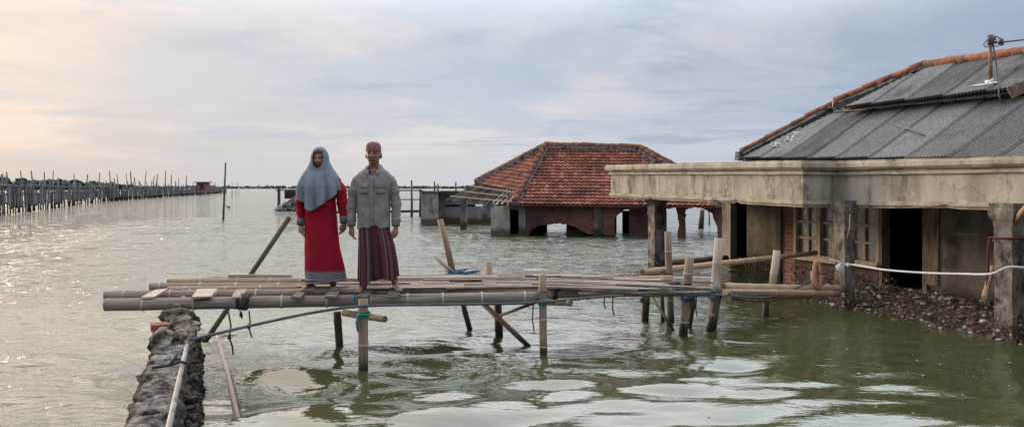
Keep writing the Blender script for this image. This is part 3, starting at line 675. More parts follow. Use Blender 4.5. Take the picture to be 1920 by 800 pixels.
    bw(XY(930, 32.2), XY(958, 34.6), -.3, 1.2)
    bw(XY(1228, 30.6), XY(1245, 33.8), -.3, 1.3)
tiled_house()
def ruin():
    Y = 41; c = P(850, HZ, Y); c.z = 0; w = thing('ruined_wall', 'roofless blue grey cement wall left of the tiled house', 'wall', c)
    def q(px0, px1, y0, y1, Yq, th, matl, name):
        a, b = P(px0, y0, Yq), P(px1, y1, Yq); m = MB(); m.box(((a.x+b.x)/2, Yq+th/2, (a.z+b.z)/2), (b.x-a.x, th, a.z-b.z), None, .03); m.build(name, matl, w)
    q(790, 822, 359, 440, 40.2, .5, 'wall_pale', 'end_wall')
    q(822, 925, 361, 383, 41, .3, 'wall_grey', 'wall'); q(822, 925, 387, 440, 41, .3, 'wall_grey', 'wall')
    q(822, 834, 383, 387, 41, .3, 'wall_grey', 'wall'); q(906, 925, 383, 387, 41, .3, 'wall_grey', 'wall'); q(834, 891, 383, 387, 41.25, .05, 'interior', 'slot_back')
    q(818, 826, 362, 440, 40.4, .5, 'wall_dark', 'edge_post')
    q(788, 860, 357, 360.5, 40.1, .8, 'wall_dark', 'coping')
    Y2 = 36; a, b = P(869, 372, Y2), P(869, 432, Y2); m = MB(); m.box(((a+b)/2), (.3, .3, a.z-b.z+.3), None, .02)
    tag(m.build('lone_pillar', 'wall_pale'), 'lone pale square pillar in front of the roofless grey wall', 'pillar')
    for px, t in ((815, 340), (821.5, 344), (855, 341)):
        m = MB(); m.cane([P(px, 362, 40.6), P(px-.6, t, 40.6)], .05, .035, 6); m.build('rebar_stub', 'post_dark', w)
ruin()
water_pole('dark broken pile seen under the concrete fascia near the house', (1317, 393), (1313, 428), .14, 'post_dark', 'broken_pile')
water_pole('thin stick beside the dark broken pile under the concrete fascia', (1329, 396), (1330, 420), .045)
def stump_row():
    for i, (px, t, b) in enumerate(((1262, 381, 388), (1302, 381, 389), (1311, 382, 390))):
        Y = 70; c = P(px, b, Y); c.z = 0
stump_row()

# ================================================================ concrete veranda house
C2 = Vector((5.16, 12.6, 0)); Uv = Vector((-.316, .949, 0)); Vv = Vector((.949, .316, 0))
def hu(u, v, z): return C2+Uv*u+Vv*v+Vector((0, 0, z))
def u_at(px, v):
    k = (px-960)/F; b = C2+Vv*v; return (k*b.y-b.x)/(Uv.x-k*Uv.y)
ROT = Matrix((Uv, Vv, Vector((0, 0, 1)))).transposed()
def hbox(m, u0, u1, v0, v1, z0, z1, jit=0):
    m.box(hu((u0+u1)/2, (v0+v1)/2, (z0+z1)/2), (abs(u1-u0), abs(v1-v0), z1-z0), ROT, jit)
def hz(py, u, v): p = hu(u, v, 0); return H-(py-HZ)/F*p.y
def veranda_house():
    h = thing('concrete_house', 'flooded house with heavy plaster fascia, columns and grey corrugated roof', 'house', hu(0, 2.5, 0))
    # ---- fascia: a moulded profile swept round the jog
    prof = [(.0, -.06), (.0, .0), (.035, .0), (.035, .055), (.02, .06), (.02, .085), (0, .09), (0, .66), (.05, .685), (.05, .745), (.02, .75), (.025, .79), (.085, .80), (.12, .85), (.12, .945), (.10, .96), (.10, 1.), (-.3, 1.)]
    path = [(hu(7.45, 1.6, 0), 2.44, 1.69), (hu(7.41, -.42, 0), 2.44, 1.69), (hu(.285, -.443, 0), 2.318, 1.614), (hu(.282, .24, 0), 2.312, 1.608), (hu(-3.3, .235, 0), 2.27, 1.64), (hu(-9, .2, 0), 2.2, 1.64)]
    rings = []
    for i, (p, zt, zb) in enumerate(path):
        d0 = (p-path[i-1][0]).normalized() if i else (path[1][0]-p).normalized(); d1 = (path[i+1][0]-p).normalized() if i < len(path)-1 else d0
        n0, n1 = Vector((d0.y, -d0.x, 0)), Vector((d1.y, -d1.x, 0)); n = (n0+n1).normalized(); n = n/max(.3, n.dot(n1))
        if i == 0: n = -n if n.dot(Uv) < 0 and False else n
        rings.append([p+n*o+Vector((0, 0, zb+(zt-zb)*t)) for o, t in prof])
    # split long runs so the cracked edge can wander
    fine = []
    for i in range(len(rings)-1):
        L = (rings[i+1][0]-rings[i][0]).length; n = max(1, int(L/.12))
        for k in range(n):
            t = k/n; row = []
            for j, (a, b) in enumerate(zip(rings[i], rings[i+1])):
                q = a.lerp(b, t)
                if 0 < k: q = q+Vector((0, 0, .008*noise.noise(q*2.1+Vector((j, 0, 0)))))
                if j < 4 and noise.noise(q*.9+Vector((4, 1, 0))) > .28: q.z += .05*abs(noise.noise(q*6))
                row.append(q)
            fine.append(row)
    fine.append(rings[-1])
    # outward side must be to the west
    face_rows = fine
    m = MB(); m.grid([r[6:9] for r in face_rows], sm=False); fa = m.build('fascia', 'fascia', h)
    m = MB(); m.grid([r[8:] for r in face_rows], sm=False); m.build('cornice', 'cornice', fa)
    m = MB(); m.grid([r[:7] for r in face_rows], sm=False); m.build('drip_moulding', 'cornice', fa)
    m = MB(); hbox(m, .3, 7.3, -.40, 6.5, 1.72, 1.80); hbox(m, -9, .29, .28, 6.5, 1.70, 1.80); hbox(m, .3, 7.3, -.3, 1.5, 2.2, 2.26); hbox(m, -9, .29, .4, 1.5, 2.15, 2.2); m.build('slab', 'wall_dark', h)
    # ---- columns
    def column(u, v, ztop, w=.25):
        p = hu(u, v, 0); m = MB()
        def ring(z, a): return [p+ROT @ Vector((sx*a, sy*a*.85, z)) for sx, sy in ((-1, -1), (1, -1), (1, 1), (-1, 1))]
        a = w/2; rr = [ring(-.5, a*1.06)]
        for k in range(1, 15):
            z = -.5+(ztop-.42+.5)*k/14; rr.append([q+Vector((R(-.006, .006), R(-.006, .006), 0)) for q in ring(z, a)])
        m.grid(rr[::-1], True, sm=False, uvf=lambda i, j: (j*.25, i*.15)); c = m.build('column', 'column', h); fix_normals(c)
        m = MB(); prof = [(-.42, 1.0), (-.42, 1.13), (-.38, 1.13), (-.37, 1.04), (-.22, 1.06), (-.17, 1.15), (-.13, 1.34), (-.08, 1.46), (-.03, 1.46), (.0, 1.38), (.06, 1.38)]
        m.grid([ring(ztop+z, a*s) for z, s in prof], True, sm=False); fix_normals(m.build('capital', 'column', c))
        m = MB(); random.seed(int(u*10+70))
        for i in range(60):
            s = random.choice((0, 1, 2)); t = R(-1, 1); z = abs(random.gauss(0, .13)); q = (Vector((t*a, -a*.87, z)), Vector((-a*1.02, t*a*.85, z)), Vector((t*a, -a*.87, z)))[s]
            m.lump(p+ROT @ q, (R(.008, .022),)*3, i, .5, 1)
        m.build('barnacle_crust', 'rubble', c)['kind'] = 'stuff'
        return c
    column(-2.9, .10, 1.63, .245); column(0, .12, 1.62, .23); column(6.0, .06, 1.68, .31)
    # ---- walls under the veranda roof (front wall at v = 1.37)
    vw, vt = 1.37, 1.52
    U = lambda px: u_at(px, vw)
    m = MB(); hbox(m, U(1490), U(1467), vw, vt, -.4, 1.72); m.build('brick_pier', 'brick_bare', h)
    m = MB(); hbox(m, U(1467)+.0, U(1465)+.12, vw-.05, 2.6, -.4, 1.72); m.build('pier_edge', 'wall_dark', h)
    m = MB(); hbox(m, U(1652), U(1490), vw, vt, -.4, .53); m.build('sill_wall', 'sill_brick', h)
    m = MB(); hbox(m, U(1652), U(1490), vw, vt, 1.585, 1.72); m.build('lintel_wall', 'wall_dark', h)
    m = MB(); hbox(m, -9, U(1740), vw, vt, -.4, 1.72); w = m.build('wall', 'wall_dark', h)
    m = MB(); random.seed(2); hbox(m, U(1762), U(1741), vw-.035, vw-.002, .35, 1.66, .01); m.build('rotten_post', 'frame_dark', h)
    m = MB()
    for k in range(5): hbox(m, U(1835)+k*.12, U(1835)+k*.12+R(.1, .17), vw-.006, vw-.001, 1.17+R(-.01, .01), 1.2)
    m.build('scratch', 'wall_pale', w)
    def window(pa, pb, cols):
        u0, u1 = U(pb), U(pa); z0, z1 = .53, 1.585; f = .07
        m = MB(); hbox(m, u0, u1, vw-.05, vw+.07, z0, z0+f*1.1); hbox(m, u0, u1, vw-.03, vw+.07, z1-f, z1); hbox(m, u0, u0+f, vw-.03, vw+.07, z0+f*1.1, z1-f); hbox(m, u1-f, u1, vw-.03, vw+.07, z0+f*1.1, z1-f)
        wn = m.build('window', 'frame', h)
        m = MB(); hbox(m, u0-.05, u1+.05, vw-.12, vw-.052, z0-.03, z0+.05, .006); m.build('sill', 'frame', wn)
        a, b = u0+f, u1-f; n = len(cols); cw = (b-a)/n
        for k in range(n):
            if k: m = MB(); hbox(m, a+cw*k-.05, a+cw*k+.05, vw-.035, vw+.065, z0+f*1.1, z1-f); m.build('mullion', 'frame', wn)
            x0, x1 = a+cw*k+(.05 if k else 0), a+cw*(k+1)-(.05 if k < n-1 else 0)
            m = MB()
            hbox(m, (x0+x1)/2-.022, (x0+x1)/2+.022, vw+.012, vw+.045, z0+f, z1-f)
            for t in (.35, .68): hbox(m, x0, x1, vw+.01, vw+.04, z0+f+(z1-z0-2*f)*t-.022, z0+f+(z1-z0-2*f)*t+.022)
            m.build('glazing_bar', 'frame', wn)
            m = MB(); hbox(m, x0, x1, vw+.046, vw+.052, z0+f, z1-f); m.build('pane', 'glass', wn)
    window(1490, 1588, (1, 1)); window(1590, 1650, (1,))
    # door opening
    m = MB(); hbox(m, U(1656), U(1651), vw-.03, vt, .1, 1.66); hbox(m, U(1740), U(1732), vw-.03, vt, .1, 1.66); hbox(m, U(1732), U(1656), vw-.03, vt, 1.6, 1.66); m.build('door_frame', 'frame_dark', h)
    m = MB(); hbox(m, U(1733), U(1655), vw-.03, vt+.1, .1, .22); m.build('threshold', 'wall_dark', h)
    # recessed bay at the far end (v = 2.44) with a dark doorway and a pale end post
    v2 = 2.44; U2 = lambda px: u_at(px, v2)
    m = MB(); hbox(m, U(1467), U2(1400), v2, v2+.15, -.4, 1.75); m.build('bay_wall', 'wall_dark', h)
    m = MB(); hbox(m, U2(1400), U2(1374), v2, v2+.15, 1.6, 1.75); m.build('bay_lintel', 'wall_dark', h)
    m = MB(); hbox(m, U2(1374), U2(1358), v2-.06, v2+.12, -.4, 1.74, .01); m.build('end_post', 'fascia', h)
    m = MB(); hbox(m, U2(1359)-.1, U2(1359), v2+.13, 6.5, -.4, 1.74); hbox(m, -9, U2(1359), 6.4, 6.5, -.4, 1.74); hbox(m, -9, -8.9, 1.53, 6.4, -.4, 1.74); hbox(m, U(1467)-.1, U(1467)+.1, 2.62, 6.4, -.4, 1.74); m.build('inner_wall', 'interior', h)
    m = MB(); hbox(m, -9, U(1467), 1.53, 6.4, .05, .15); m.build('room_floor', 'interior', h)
    # ---- corrugated roof, lower and upper tier
    A, E, T = P(1388, 299, 18.), P(2060, 303, 9.2), P(1735, 131, 16.)
    no = (E-A).cross(T-A).normalized()
    if no.z < 0: no = -no
    Q = lambda px, py, off=0.: on_plane(px, py, A+no*off, no)
    R2 = T+(Q(2300, 63)-T)*1.55; E = A+(E-A)*1.38
    m = MB(); roof_face(m, [E, A, T, R2] if (A-E).cross(T-E).z > 0 else [A, E, R2, T], 'corr'); rl = m.build('roof', 'sheet', h)
    off = .25; a, b, c, d = Q(1581, 204, off), Q(1893, 170, off), Q(2090, 76, off), Q(1738, 130, off)
    m = MB(); roof_face(m, [a, b, c, d], 'corr'); ru = m.build('upper_roof', 'sheet', h)
    # pale boarding under the upper eave; dark strip behind stands in for shade
    m = MB(); a1, b1 = Q(1586, 213, .0), Q(1886, 186, .0)
    dirv = (b1-a1); m.beam(a1+no*.05+Vector((.09, .03, 0)), b1+no*.05+Vector((.09, .03, 0)), .05, .34, no); m.build('eave_shade_strip', 'frame_dark', ru)
    m = MB(); k = 0; random.seed(3)
    while k < 1:
        k2 = min(1, k+R(.05, .17)); m.beam(a1.lerp(b1, k)+no*.10, a1.lerp(b1, max(k+.01, k2-.012))+no*.10, .03, R(.07, .10), no); k = k2
    m.build('eave_board', 'plank_pale', ru)
    m = MB(); m.beam(b+Vector((0, 0, -.05)), c+Vector((0, 0, -.05)), .1, .16); m.build('verge_board', 'frame_dark', ru)
    # hip and ridge: red half-round tiles bedded in mortar
    up = Vector((0, 0, 1))
    hips = [(Q(1390, 291), Q(1566, 200)), (Q(1568, 196, off), Q(1738, 127, off)), (Q(1738, 128, off), Q(2300, 61, off))]
    for i, (p, q) in enumerate(hips):
        par = rl if i == 0 else ru
        cap_row(p+up*.09, q+up*.09, .068, .3).build('ridge_cap', 'cap', par)
        m = MB(); n = 24; rows = []
        for k in range(n+1):
            c0 = p.lerp(q, k/n); w = .10+.02*noise.noise(c0*3); s = (Vector((E.x-A.x, E.y-A.y, 0))).normalized()
            rows.append([c0+up*.10-s*.1, c0+up*.10+s*.06, c0+no*.03+s*w*(1.0 if i < 2 else .5)+up*R(-.01, .01), c0-up*.14-s*.1])
        m.grid(rows, True, sm=False); m.build('ridge_mortar', 'mortar', par)
    p = hips[0][1]; q = hips[1][0]; m = MB(); m.beam(p+up*.0, q+up*.10, .12, .12, Vv); m.build('step_block', 'fascia', ru)
    m = MB(); p = hips[0][0]; m.box(p+Vector((-.03, .03, -.02)), (.12, .16, .2), ROT, .01); m.build('hip_end', 'mortar', rl)
    # loose stick lying on the lower roof
    m = MB(); m.cane([Q(1684, 235, .06), Q(1710, 244, .06), Q(1735, 255, .06)], .018, .012, 6); s = m.build('roof_stick', 'frame_dark', None)
    tag(s, 'short brown stick lying across the grey corrugated roof', 'stick')
    # cement streaks beside the hip
    m = MB(); random.seed(6)
    for i in range(40):
        px = R(1455, 1500); m.box(Q(px, 299-(px-1388)*.53+R(6, 14), .035), (R(.03, .14), R(.03, .1), .012), None, .01)
    m.build('cement_smear', 'white', rl)
    # service mast
    b0 = Q(1857, 158, off); mt = thing('service_mast', 'short rusty service mast with wire loops on the corrugated roof', 'mast', b0)
    Yb = b0.y; top = P(1857, 70, Yb)
    m = MB(); m.cane([b0, (b0+top)/2, top], .033, .026, 8); m.build('pole', 'mast', mt)
    m = MB(); m.lump(b0+Vector((0, 0, .02)), (.07, .07, .07), 2, .3, 2); m.beam(Q(1830, 161, off+.03), Q(1876, 154, off+.03), .12, .02); m.build('base_flashing', 'white', mt)
    m = MB(); m.beam(P(1852, 73, Yb), P(1866, 73, Yb), .05, .05); m.beam(P(1851, 80, Yb), P(1868, 80, Yb), .05, .04); m.tube([P(1857, 66, Yb), P(1857, 84, Yb)], .05, 8); m.build('bracket', 'metal', mt)
    m = MB(); m.tube([P(1872, 76, Yb), P(1878, 78, Yb)], .05, 8); m.tube([P(1874, 82, Yb), P(1880, 81, Yb)], .04, 8); m.build('insulator', 'metal', mt)
    for pts in ([(1857, 72), (1849, 77), (1844, 84), (1849, 89), (1856, 87)], [(1858, 70), (1866, 68), (1874, 71), (1877, 77)], [(1860, 84), (1868, 88), (1876, 82)]):
        m = MB(); m.tube([P(x, y, Yb-.02) for x, y in pts], .008, 5); m.build('wire_loop', 'metal', mt)
    m = MB(); m.tube([P(1862, 84, Yb), P(1868, 120, Yb), Q(1872, 165, off+.06), Q(1874, 185, off+.05), Q(1880, 192, .06)], .012, 5); tag(m.build('service_cable', 'pipe'), 'grey cable dropping from the service mast down the roof', 'cable')
    m = MB(); e = Vector((22, Yb-4.5, 5.4)); s0 = P(1878, 79.5, Yb); m.tube([s0, s0.lerp(e, .33)-up*.06, s0.lerp(e, .66)-up*.05, e], .013, 5); tag(m.build('overhead_wire', 'metal'), 'thin overhead wire leaving the service mast', 'wire')
    return Q
veranda_house()

# rubble bank of shells and broken brick under the veranda
def bank():
    random.seed(21)
    def hgt(u, v):
        s = min(1, max(0, (v+.30+.12*noise.noise(Vector((u*1.1, 3, 0))))/1.25)); e = min(1, max(0, (2.3-u)/1.3))
        k = s**.8*.37*e-.15+.05*noise.noise(Vector((u*2.5, v*2.5, 0)))+.03*noise.noise(Vector((u*7, v*7, 1)))
        return k*(1 if v < 1.2 else 1)
    m = MB(); m.grid([[hu(u, v, hgt(u, v)) for v in [-.8+.09*j for j in range(25)]] for u in [-8+.12*i for i in range(90)]], sm=False)
    tag(m.build('mud_bank', 'bank'), 'mud bank under the veranda of the concrete house', 'bank', None, 'structure'); C.objects['mud_bank']['kind'] = 'structure'
    m = MB()
    for i in range(6500):
        u = R(-6.5, 2.9); v = R(-.42, 1.36); z = hgt(u, v)
        if z < -.05: continue
        a = R(.008, .022) if R(0, 1) < .9 else R(.025, .055)
        m.lump(hu(u, v, max(z, -.01)+a*.3), (a*R(.8, 1.5), a*R(.7, 1.2), a*R(.35, .8)), i, .45, 1, False, Matrix.Rotation(R(0, 3), 3, 'Z') @ Matrix.Rotation(R(-.5, .5), 3, 'X'))
    tag(m.build('shell_rubble', 'rubble'), 'shells and broken brick heaped along the house wall', 'rubble', None, 'stuff')
    m = MB()
    for i in range(260):
        u = R(2.95, 6.2); m.lump(hu(u, 2.43-R(0, .02), abs(random.gauss(0, .13))), (R(.008, .022),)*3, i, .5, 1)
    for i in range(330):
        u = R(.2, 2.9); m.lump(hu(u, 1.36-R(0, .03), R(-.02, .36)), (R(.008, .02),)*3, i, .5, 1)
    tag(m.build('oyster_crust', 'rubble'), 'crust of oysters along the foot of the house walls', 'oysters', None, 'stuff')
bank()

# things about the veranda
def cane_thing(name, label, cat, pts, r0, r1, matl, group=None, n=8):
    m = MB(); m.cane(pts, r0, r1, n); return tag(m.build(name, matl), label, cat, group)
def bamboo_thing(name, label, p0, p1, r, matl, cat='bamboo pole', node=.42):
    m = MB(); m.bamboo(p0, p1, r, 12, node); return tag(m.build(name, BAM(matl)), label, cat)
bamboo_thing('bamboo_pole', 'long pale bamboo handrail pole slanting up to the first window sill', P(1205, 510, 10.9), P(1530, 474, 14.2), .045, 'bamboo_tan')
cane_thing('timber_beam', 'dark timber lying behind the bamboo handrail pole', 'timber', [P(1255, 493, 13.), P(1310, 489, 14), P(1362, 484, 15)], .06, .06, 'post_dark')
m = MB(); m.cane([P(1862, 500, 10.4), P(1850, 540, 10.2), P(1845, 558, 10.)], .035, .035, 8); tag(m.build('short_stick', 'bamboo_tan'), 'short tan stick leaning behind the nearest column', 'stick')
m = MB(); m.cane([P(1935, 378, 9.0), P(1915, 400, 9.6), P(1903, 417, 9.75)], .04, .035, 8); tag(m.build('bamboo_strut', 'bamboo_tan'), 'tan bamboo strut reaching the top of the nearest column', 'strut')
m = MB(); m.cane([P(1594, 401, 12.35), P(1593, 428, 12.4), P(1588, 447, 12.4)], .012, .01, 6); tag(m.build('bent_wire', 'bamboo_white'), 'pale bent wire hanging on the middle column', 'wire')
def rag():
    p = hu(-2.9, .10, 0); t = thing('red_cloth', 'dark red cloth strip tied round the nearest column', 'cloth', p+Vector((0, 0, .9)))
    m = MB(); a = .155
    ring = [p+ROT @ Vector((sx*a, sy*a*.87, 1.26)) for sx, sy in ((-1, -1), (1, -1), (1, 1), (-1, 1), (-1, -1))]
    m.tube(ring, .014, 6); m.build('loop', 'red', t)
    q = ring[1] if ring[1].x/ring[1].y < ring[0].x/ring[0].y else ring[0]
    qs = min(ring, key=lambda r: r.x/r.y); m = MB(); m.tube([qs+Vector((-.02, -.02, 0)), qs+Vector((-.05, -.03, -.2)), qs+Vector((-.035, -.02, -.42)), qs+Vector((-.06, -.02, -.6))], [.018, .013, .018, .008], 6); m.build('hanging_end', 'red', t)
    qm = max(ring, key=lambda r: r.x/r.y); m = MB(); m.tube([qm+Vector((.02, -.03, 0)), qm+Vector((.03, -.03, -.5)), qm+Vector((.04, -.03, -.8))], [.02, .02, .03], 6); m.build('hanging_end', 'red', t)
rag()
def ring_frame():
    c = P(1533, 515, 11.9); t = thing('orange_hoop', 'orange oval hoop propped upright between deck and middle column', 'hoop', c-Vector((0, 0, .25)))
    m = MB(); m.tube([c+Vector((.045*math.cos(a), .03*math.sin(a), .19*math.sin(a)+.0)) for a in [i*math.pi/10 for i in range(21)]], .034, 8); m.build('hoop', 'orange', t)
    m = MB(); m.bamboo(c+Vector((-.03, 0, -.42)), c+Vector((-.05, .05, .05)), .045); m.build('stub', BAM('bamboo_grey'), t)
ring_frame()

# ================================================================ stone wall the photographer stands by
def stone_wall():
    p0 = Vector((-3.42, 8.25, 0)); p1 = Vector((-.55, .6, 0)); d = (p1-p0).normalized(); s = Vector((-d.y, d.x, 0))   # s points to the right of the picture
    if s.x < 0: s = -s
    L = (p1-p0).length
    w = thing('stone_wall', 'rough dark stone wall running from the bamboo deck toward the viewer', 'wall', p0)
    n = 190; rows = []; prof = [(-.30, -.5), (-.27, -.1), (-.26, .08), (-.24, .22), (-.225, .33), (-.21, .42), (-.17, .45), (-.10, .455), (-.05, .46), (.0, .455), (.05, .45), (.09, .44), (.115, .40), (.135, .28), (.15, .18), (.165, .06), (.175, -.1), (.20, -.5)]
    fine = []
    for i in range(len(prof)-1):
        for k in range(3): t = k/3; fine.append((prof[i][0]+(prof[i+1][0]-prof[i][0])*t, prof[i][1]+(prof[i+1][1]-prof[i][1])*t))
    fine.append(prof[-1])
    for i in range(n+1):
        t = i/n*L; row = []
        for a, z in fine:
            q = p0+d*t+s*a+Vector((0, 0, z))
            side = max(0, abs(a+.05)-.14)/.1
            cr = noise.voronoi(q*4.2)[0]; k = .022*noise.noise(q*3.1)+.03*noise.noise(q*8)+.02*noise.noise(q*19)-.05*max(0, .12-(cr[1]-cr[0]))/.12*.8+.01*noise.noise(q*40)+(.055*noise.noise(Vector((t*3.3, z*5, a*2)))-.02*abs(noise.noise(Vector((t*5, z*6, 4)))) if side > .3 else .0)
            if side < .3: k = k*.55-.035*math.exp(-(((t+.12*noise.noise(Vector((a*3, t, 0))))/.52 % 1-.5)/.05)**2)
            k -= .10*max(0, 1-t/1.05)*(z > .35)
            q = q+s*(k*(1 if a > 0 else -1)*(1.5 if side > .2 else .3))+Vector((0, 0, k*(.9 if side < .4 else .25)))
            row.append(q)
        rows.append(row)
    m = MB(); m.grid(rows, sm=False); nq = len(fine)-1
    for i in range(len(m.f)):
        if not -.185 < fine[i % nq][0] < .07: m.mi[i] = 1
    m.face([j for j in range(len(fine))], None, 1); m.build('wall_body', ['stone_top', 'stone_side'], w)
    at = lambda t, a, z: p0+d*t+s*a+Vector((0, 0, z))
    rz = Matrix.Rotation(math.atan2(d.y, d.x), 3, 'Z')
    random.seed(4)
    for i, (t, a, z, sz, nm, ml) in enumerate(((.02, -.05, .535, (.15, .15, .085), 'stone', 'stone'), (.02, .10, .45, (.16, .07, .14), 'stone', 'stone_side'), (.36, .03, .515, (.14, .13, .08), 'stone', 'boulder'), (.36, -.12, .44, (.13, .12, .07), 'stone', 'stone_side'), (.82, -.13, .465, (.17, .11, .10), 'stone', 'boulder'), (.80, .05, .47, (.17, .10, .10), 'stone', 'boulder'))):
        m = MB(); m.lump(at(t, a, z), sz, i+3, .38, 4, False, rz); m.build(nm, ml, w)
    m = MB(); m.box(at(.40, -.19, .52), (.15, .2, .06), Matrix.Rotation(.5, 3, 'Z') @ Matrix.Rotation(.1, 3, 'Y'), .012); m.build('brick', 'rust_brick', w)
    m = MB()
    for i in range(700):
        t = R(.1, L*.8); z = R(-.05, .40); a = .13+(.42-z)*.09
        m.lump(at(t, a+R(-.01, .04), z), (R(.015, .05), R(.015, .05), R(.012, .035)), i, .5, 1)
    m.build('oyster_crust', 'stone_side', w)['kind'] = 'stuff'
    # pale pipe along the wall with its black clip
    pts = [at(1.22, .085, .47), at(2.0, .08, .485), at(3.0, .07, .49), at(4.2, .06, .49), at(6.5, .05, .48)]
    m = MB(); m.tube(pts, .019, 10); tag(m.build('wall_pipe', 'pipe_pale'), 'pale pipe lying along the top of the stone wall', 'pipe')
    t = thing('wire_clip', 'black twisted wire clip holding the pale pipe to the wall', 'clip', at(2.15, .05, .47))
    m = MB(); m.tube([at(2.15, -.14, .485), at(2.17, .0, .50), at(2.16, .06, .52), at(2.16, .12, .50)], .012, 6); m.build('wire', 'rubber', t)
    m = MB(); m.tube([at(2.08, -.02, .5), at(2.17, .0, .51), at(2.06, .03, .56)], .016, 6); m.build('twist', 'rubber', t)
stone_wall()

# ================================================================ bamboo footbridge
def bridge():
    b = thing('bamboo_footbridge', 'makeshift bamboo footbridge from the stone wall to the flooded house', 'footbridge', P(700, HZ, 9.2)-Vector((0, 0, H)))
    def bam(p0, p1, r, name='beam', ml='bamboo_grey', node=.45, bow=0.):
        m = MB(); bow = R(-.022, .014); m.bamboo(p0, p1, r, 14, node, bow); return m.build(name, BAM(ml), b)
    random.seed(17)
    # long beams
    f1 = bam(P(197, 571, 8.36), P(1012, 556, 9.0), .066); f2 = bam(P(197, 554, 8.95), P(1006, 544, 9.45), .056)
    f3 = bam(P(1000, 549, 9.25), P(1345, 540, 10.72), .078); f4 = bam(P(1040, 536, 9.8), P(1345, 530, 11.), .05)
    bam(P(282, 537, 9.7), P(1000, 534, 9.9), .05); bam(P(322, 541, 9.72)+Vector((0, -.1, .0)), P(940, 531, 9.95), .042, ml='bamboo_tan')
    bam(P(315, 528, 10.25), P(935, 523, 10.45), .052, ml='bamboo_tan')
    bam(P(690, 538, 9.55)+Vector((0, 0, .02)), P(1260, 521, 10.75), .044, ml='bamboo_tan')
    bam(P(1355, 538, 10.75), P(1585, 541, 12.5), .062, ml='bamboo_tan'); bam(P(1340, 549, 10.5), P(1572, 551, 12.2), .05, ml='bamboo_tan')
    bam(P(1240, 526, 10.9), P(1345, 529, 11.3), .055); bam(P(1420, 560, 11.2), P(1520, 556, 12), .03, ml='bamboo_tan')
    # split bamboo and boards lengthwise on the deck
    for i in range(30):
        px = R(560, 1050); ln = R(120, 420); e = min(1335, px+ln); t0 = (px-560)/780; t1 = (e-560)/780; dpt = R(0, 1)
        def pt(p, t): 
            Y = (8.75+.75*t)+dpt*(1.35-.2*t); z = .74-.11*max(0, (p-1000)/340)+R(-.004, .02); return Vector(((p-960)/F*Y, Y, z))
        m = MB(); q0, q1 = pt(px, t0), pt(e, t1); m.beam(q0, q1, R(.05, .11), .018, (R(-.15, .15), R(-.1, .1), 1), .005); m.build('deck_slat', 'plank' if R(0, 1) < .6 else 'plank_pale', b)
    for px0, px1, y0, y1, Y0, Y1, w, ml in ((700, 1012, 541, 542, 9.05, 9.2, .16, 'plank'), (860, 1135, 536, 528, 9.4, 10.1, .14, 'plank_pale'), (930, 1160, 527, 516, 10.0, 10.9, .08, 'plank'), (1010, 1180, 523, 514, 10.3, 11.1, .05, 'plank_pale'), (1060, 1310, 531, 520, 9.95, 10.95, .07, 'plank_pale'), (1085, 1330, 549, 546, 9.25, 10.3, .03, 'plank_pale'), (560, 1000, 537, 532, 9.5, 9.9, .1, 'plank'), (1350, 1560, 543, 546, 10.7, 12.3, .22, 'plank'), (1370, 1540, 545, 548, 10.65, 12.0, .1, 'plank_pale'), (1200, 1345, 519, 521, 11.2, 11.5, .07, 'plank_pale')):
        m = MB(); m.beam(P(px0, y0, Y0), P(px1, y1, Y1), w, .022, (R(-.06, .06), -.03, 1), .006); m.build('deck_board', ml, b)
    # short boards across the beams
    for px, y, w, ml in ((305, 551, .13, 'plank_pale'), (402, 551, .2, 'plank_pale'), (466, 549, .1, 'plank'), (572, 550, .10, 'rafter'), (634, 549, .13, 'rafter'), (690, 549, .11, 'rafter'), (744, 547, .12, 'rafter')):
        c = P(px, 352, 9.0); x = c.x*(8.75/9.0); L = .35 if px < 470 else .62; m = MB(); z = .728
        m.beam(Vector((x, 8.38, z)), Vector((x*1.03+R(-.06, .06), 8.38+L+.2, z+.012)), w, .02, (R(-.06, .06), 0, 1), .008); m.build('cross_board', ml, b)
    # posts: (top px, top y, base px, base y, Y, r, material)
    posts = [(681, 560, 681, 690, 8.19, .05, 'bamboo_post'), (632, 584, 637, 655, 9.26, .045, 'post_dark'), (1017, 515, 1019, 664, 8.95, .042, 'bamboo_post'), (933, 566, 936, 632, 10.1, .05, 'post_dark'),
             (867, 566, 881, 618, 10.5, .036, 'post_dark'), (1212, 553, 1209, 603, 11.2, .052, 'post_dark'), (1241, 552, 1243, 603, 11.2, .03, 'post_dark'), (1252, 434, 1258, 605, 11.1, .047, 'bamboo_post'),
             (1293, 483, 1281, 622, 10.38, .058, 'bamboo_post'), (1349, 446, 1334, 618, 10.5, .062, 'bamboo_white'), (916, 491, 922, 560, 10.3, .042, 'bamboo_tan'), (1457, 469, 1447, 545, 11.5, .052, 'bamboo_white'),
             (1302, 560, 1294, 605, 10.8, .03, 'post_dark'), (1437, 558, 1436, 578, 11.6, .045, 'post_dark')]
    ob = []
    for i, (tx, ty, bx, by, Y, r, ml) in enumerate(posts):
        t, q = P(tx, ty, Y), P(bx, by, Y); dd = (q-t).normalized()
        m = MB(); m.bamboo(t, q+dd*(.5 if q.z < .2 else 0), r, 12, .34, 0, 1.05); ob.append(m.build('post', BAM(ml), b))
    m = MB(); t, q = P(1347, 540, 10.5), P(1334, 618, 10.5); m.tube([P(1345.5, 541, 10.49), q+(q-t)*.4], .066, 10); m.build('wet_foot', 'post_dark', ob[9])
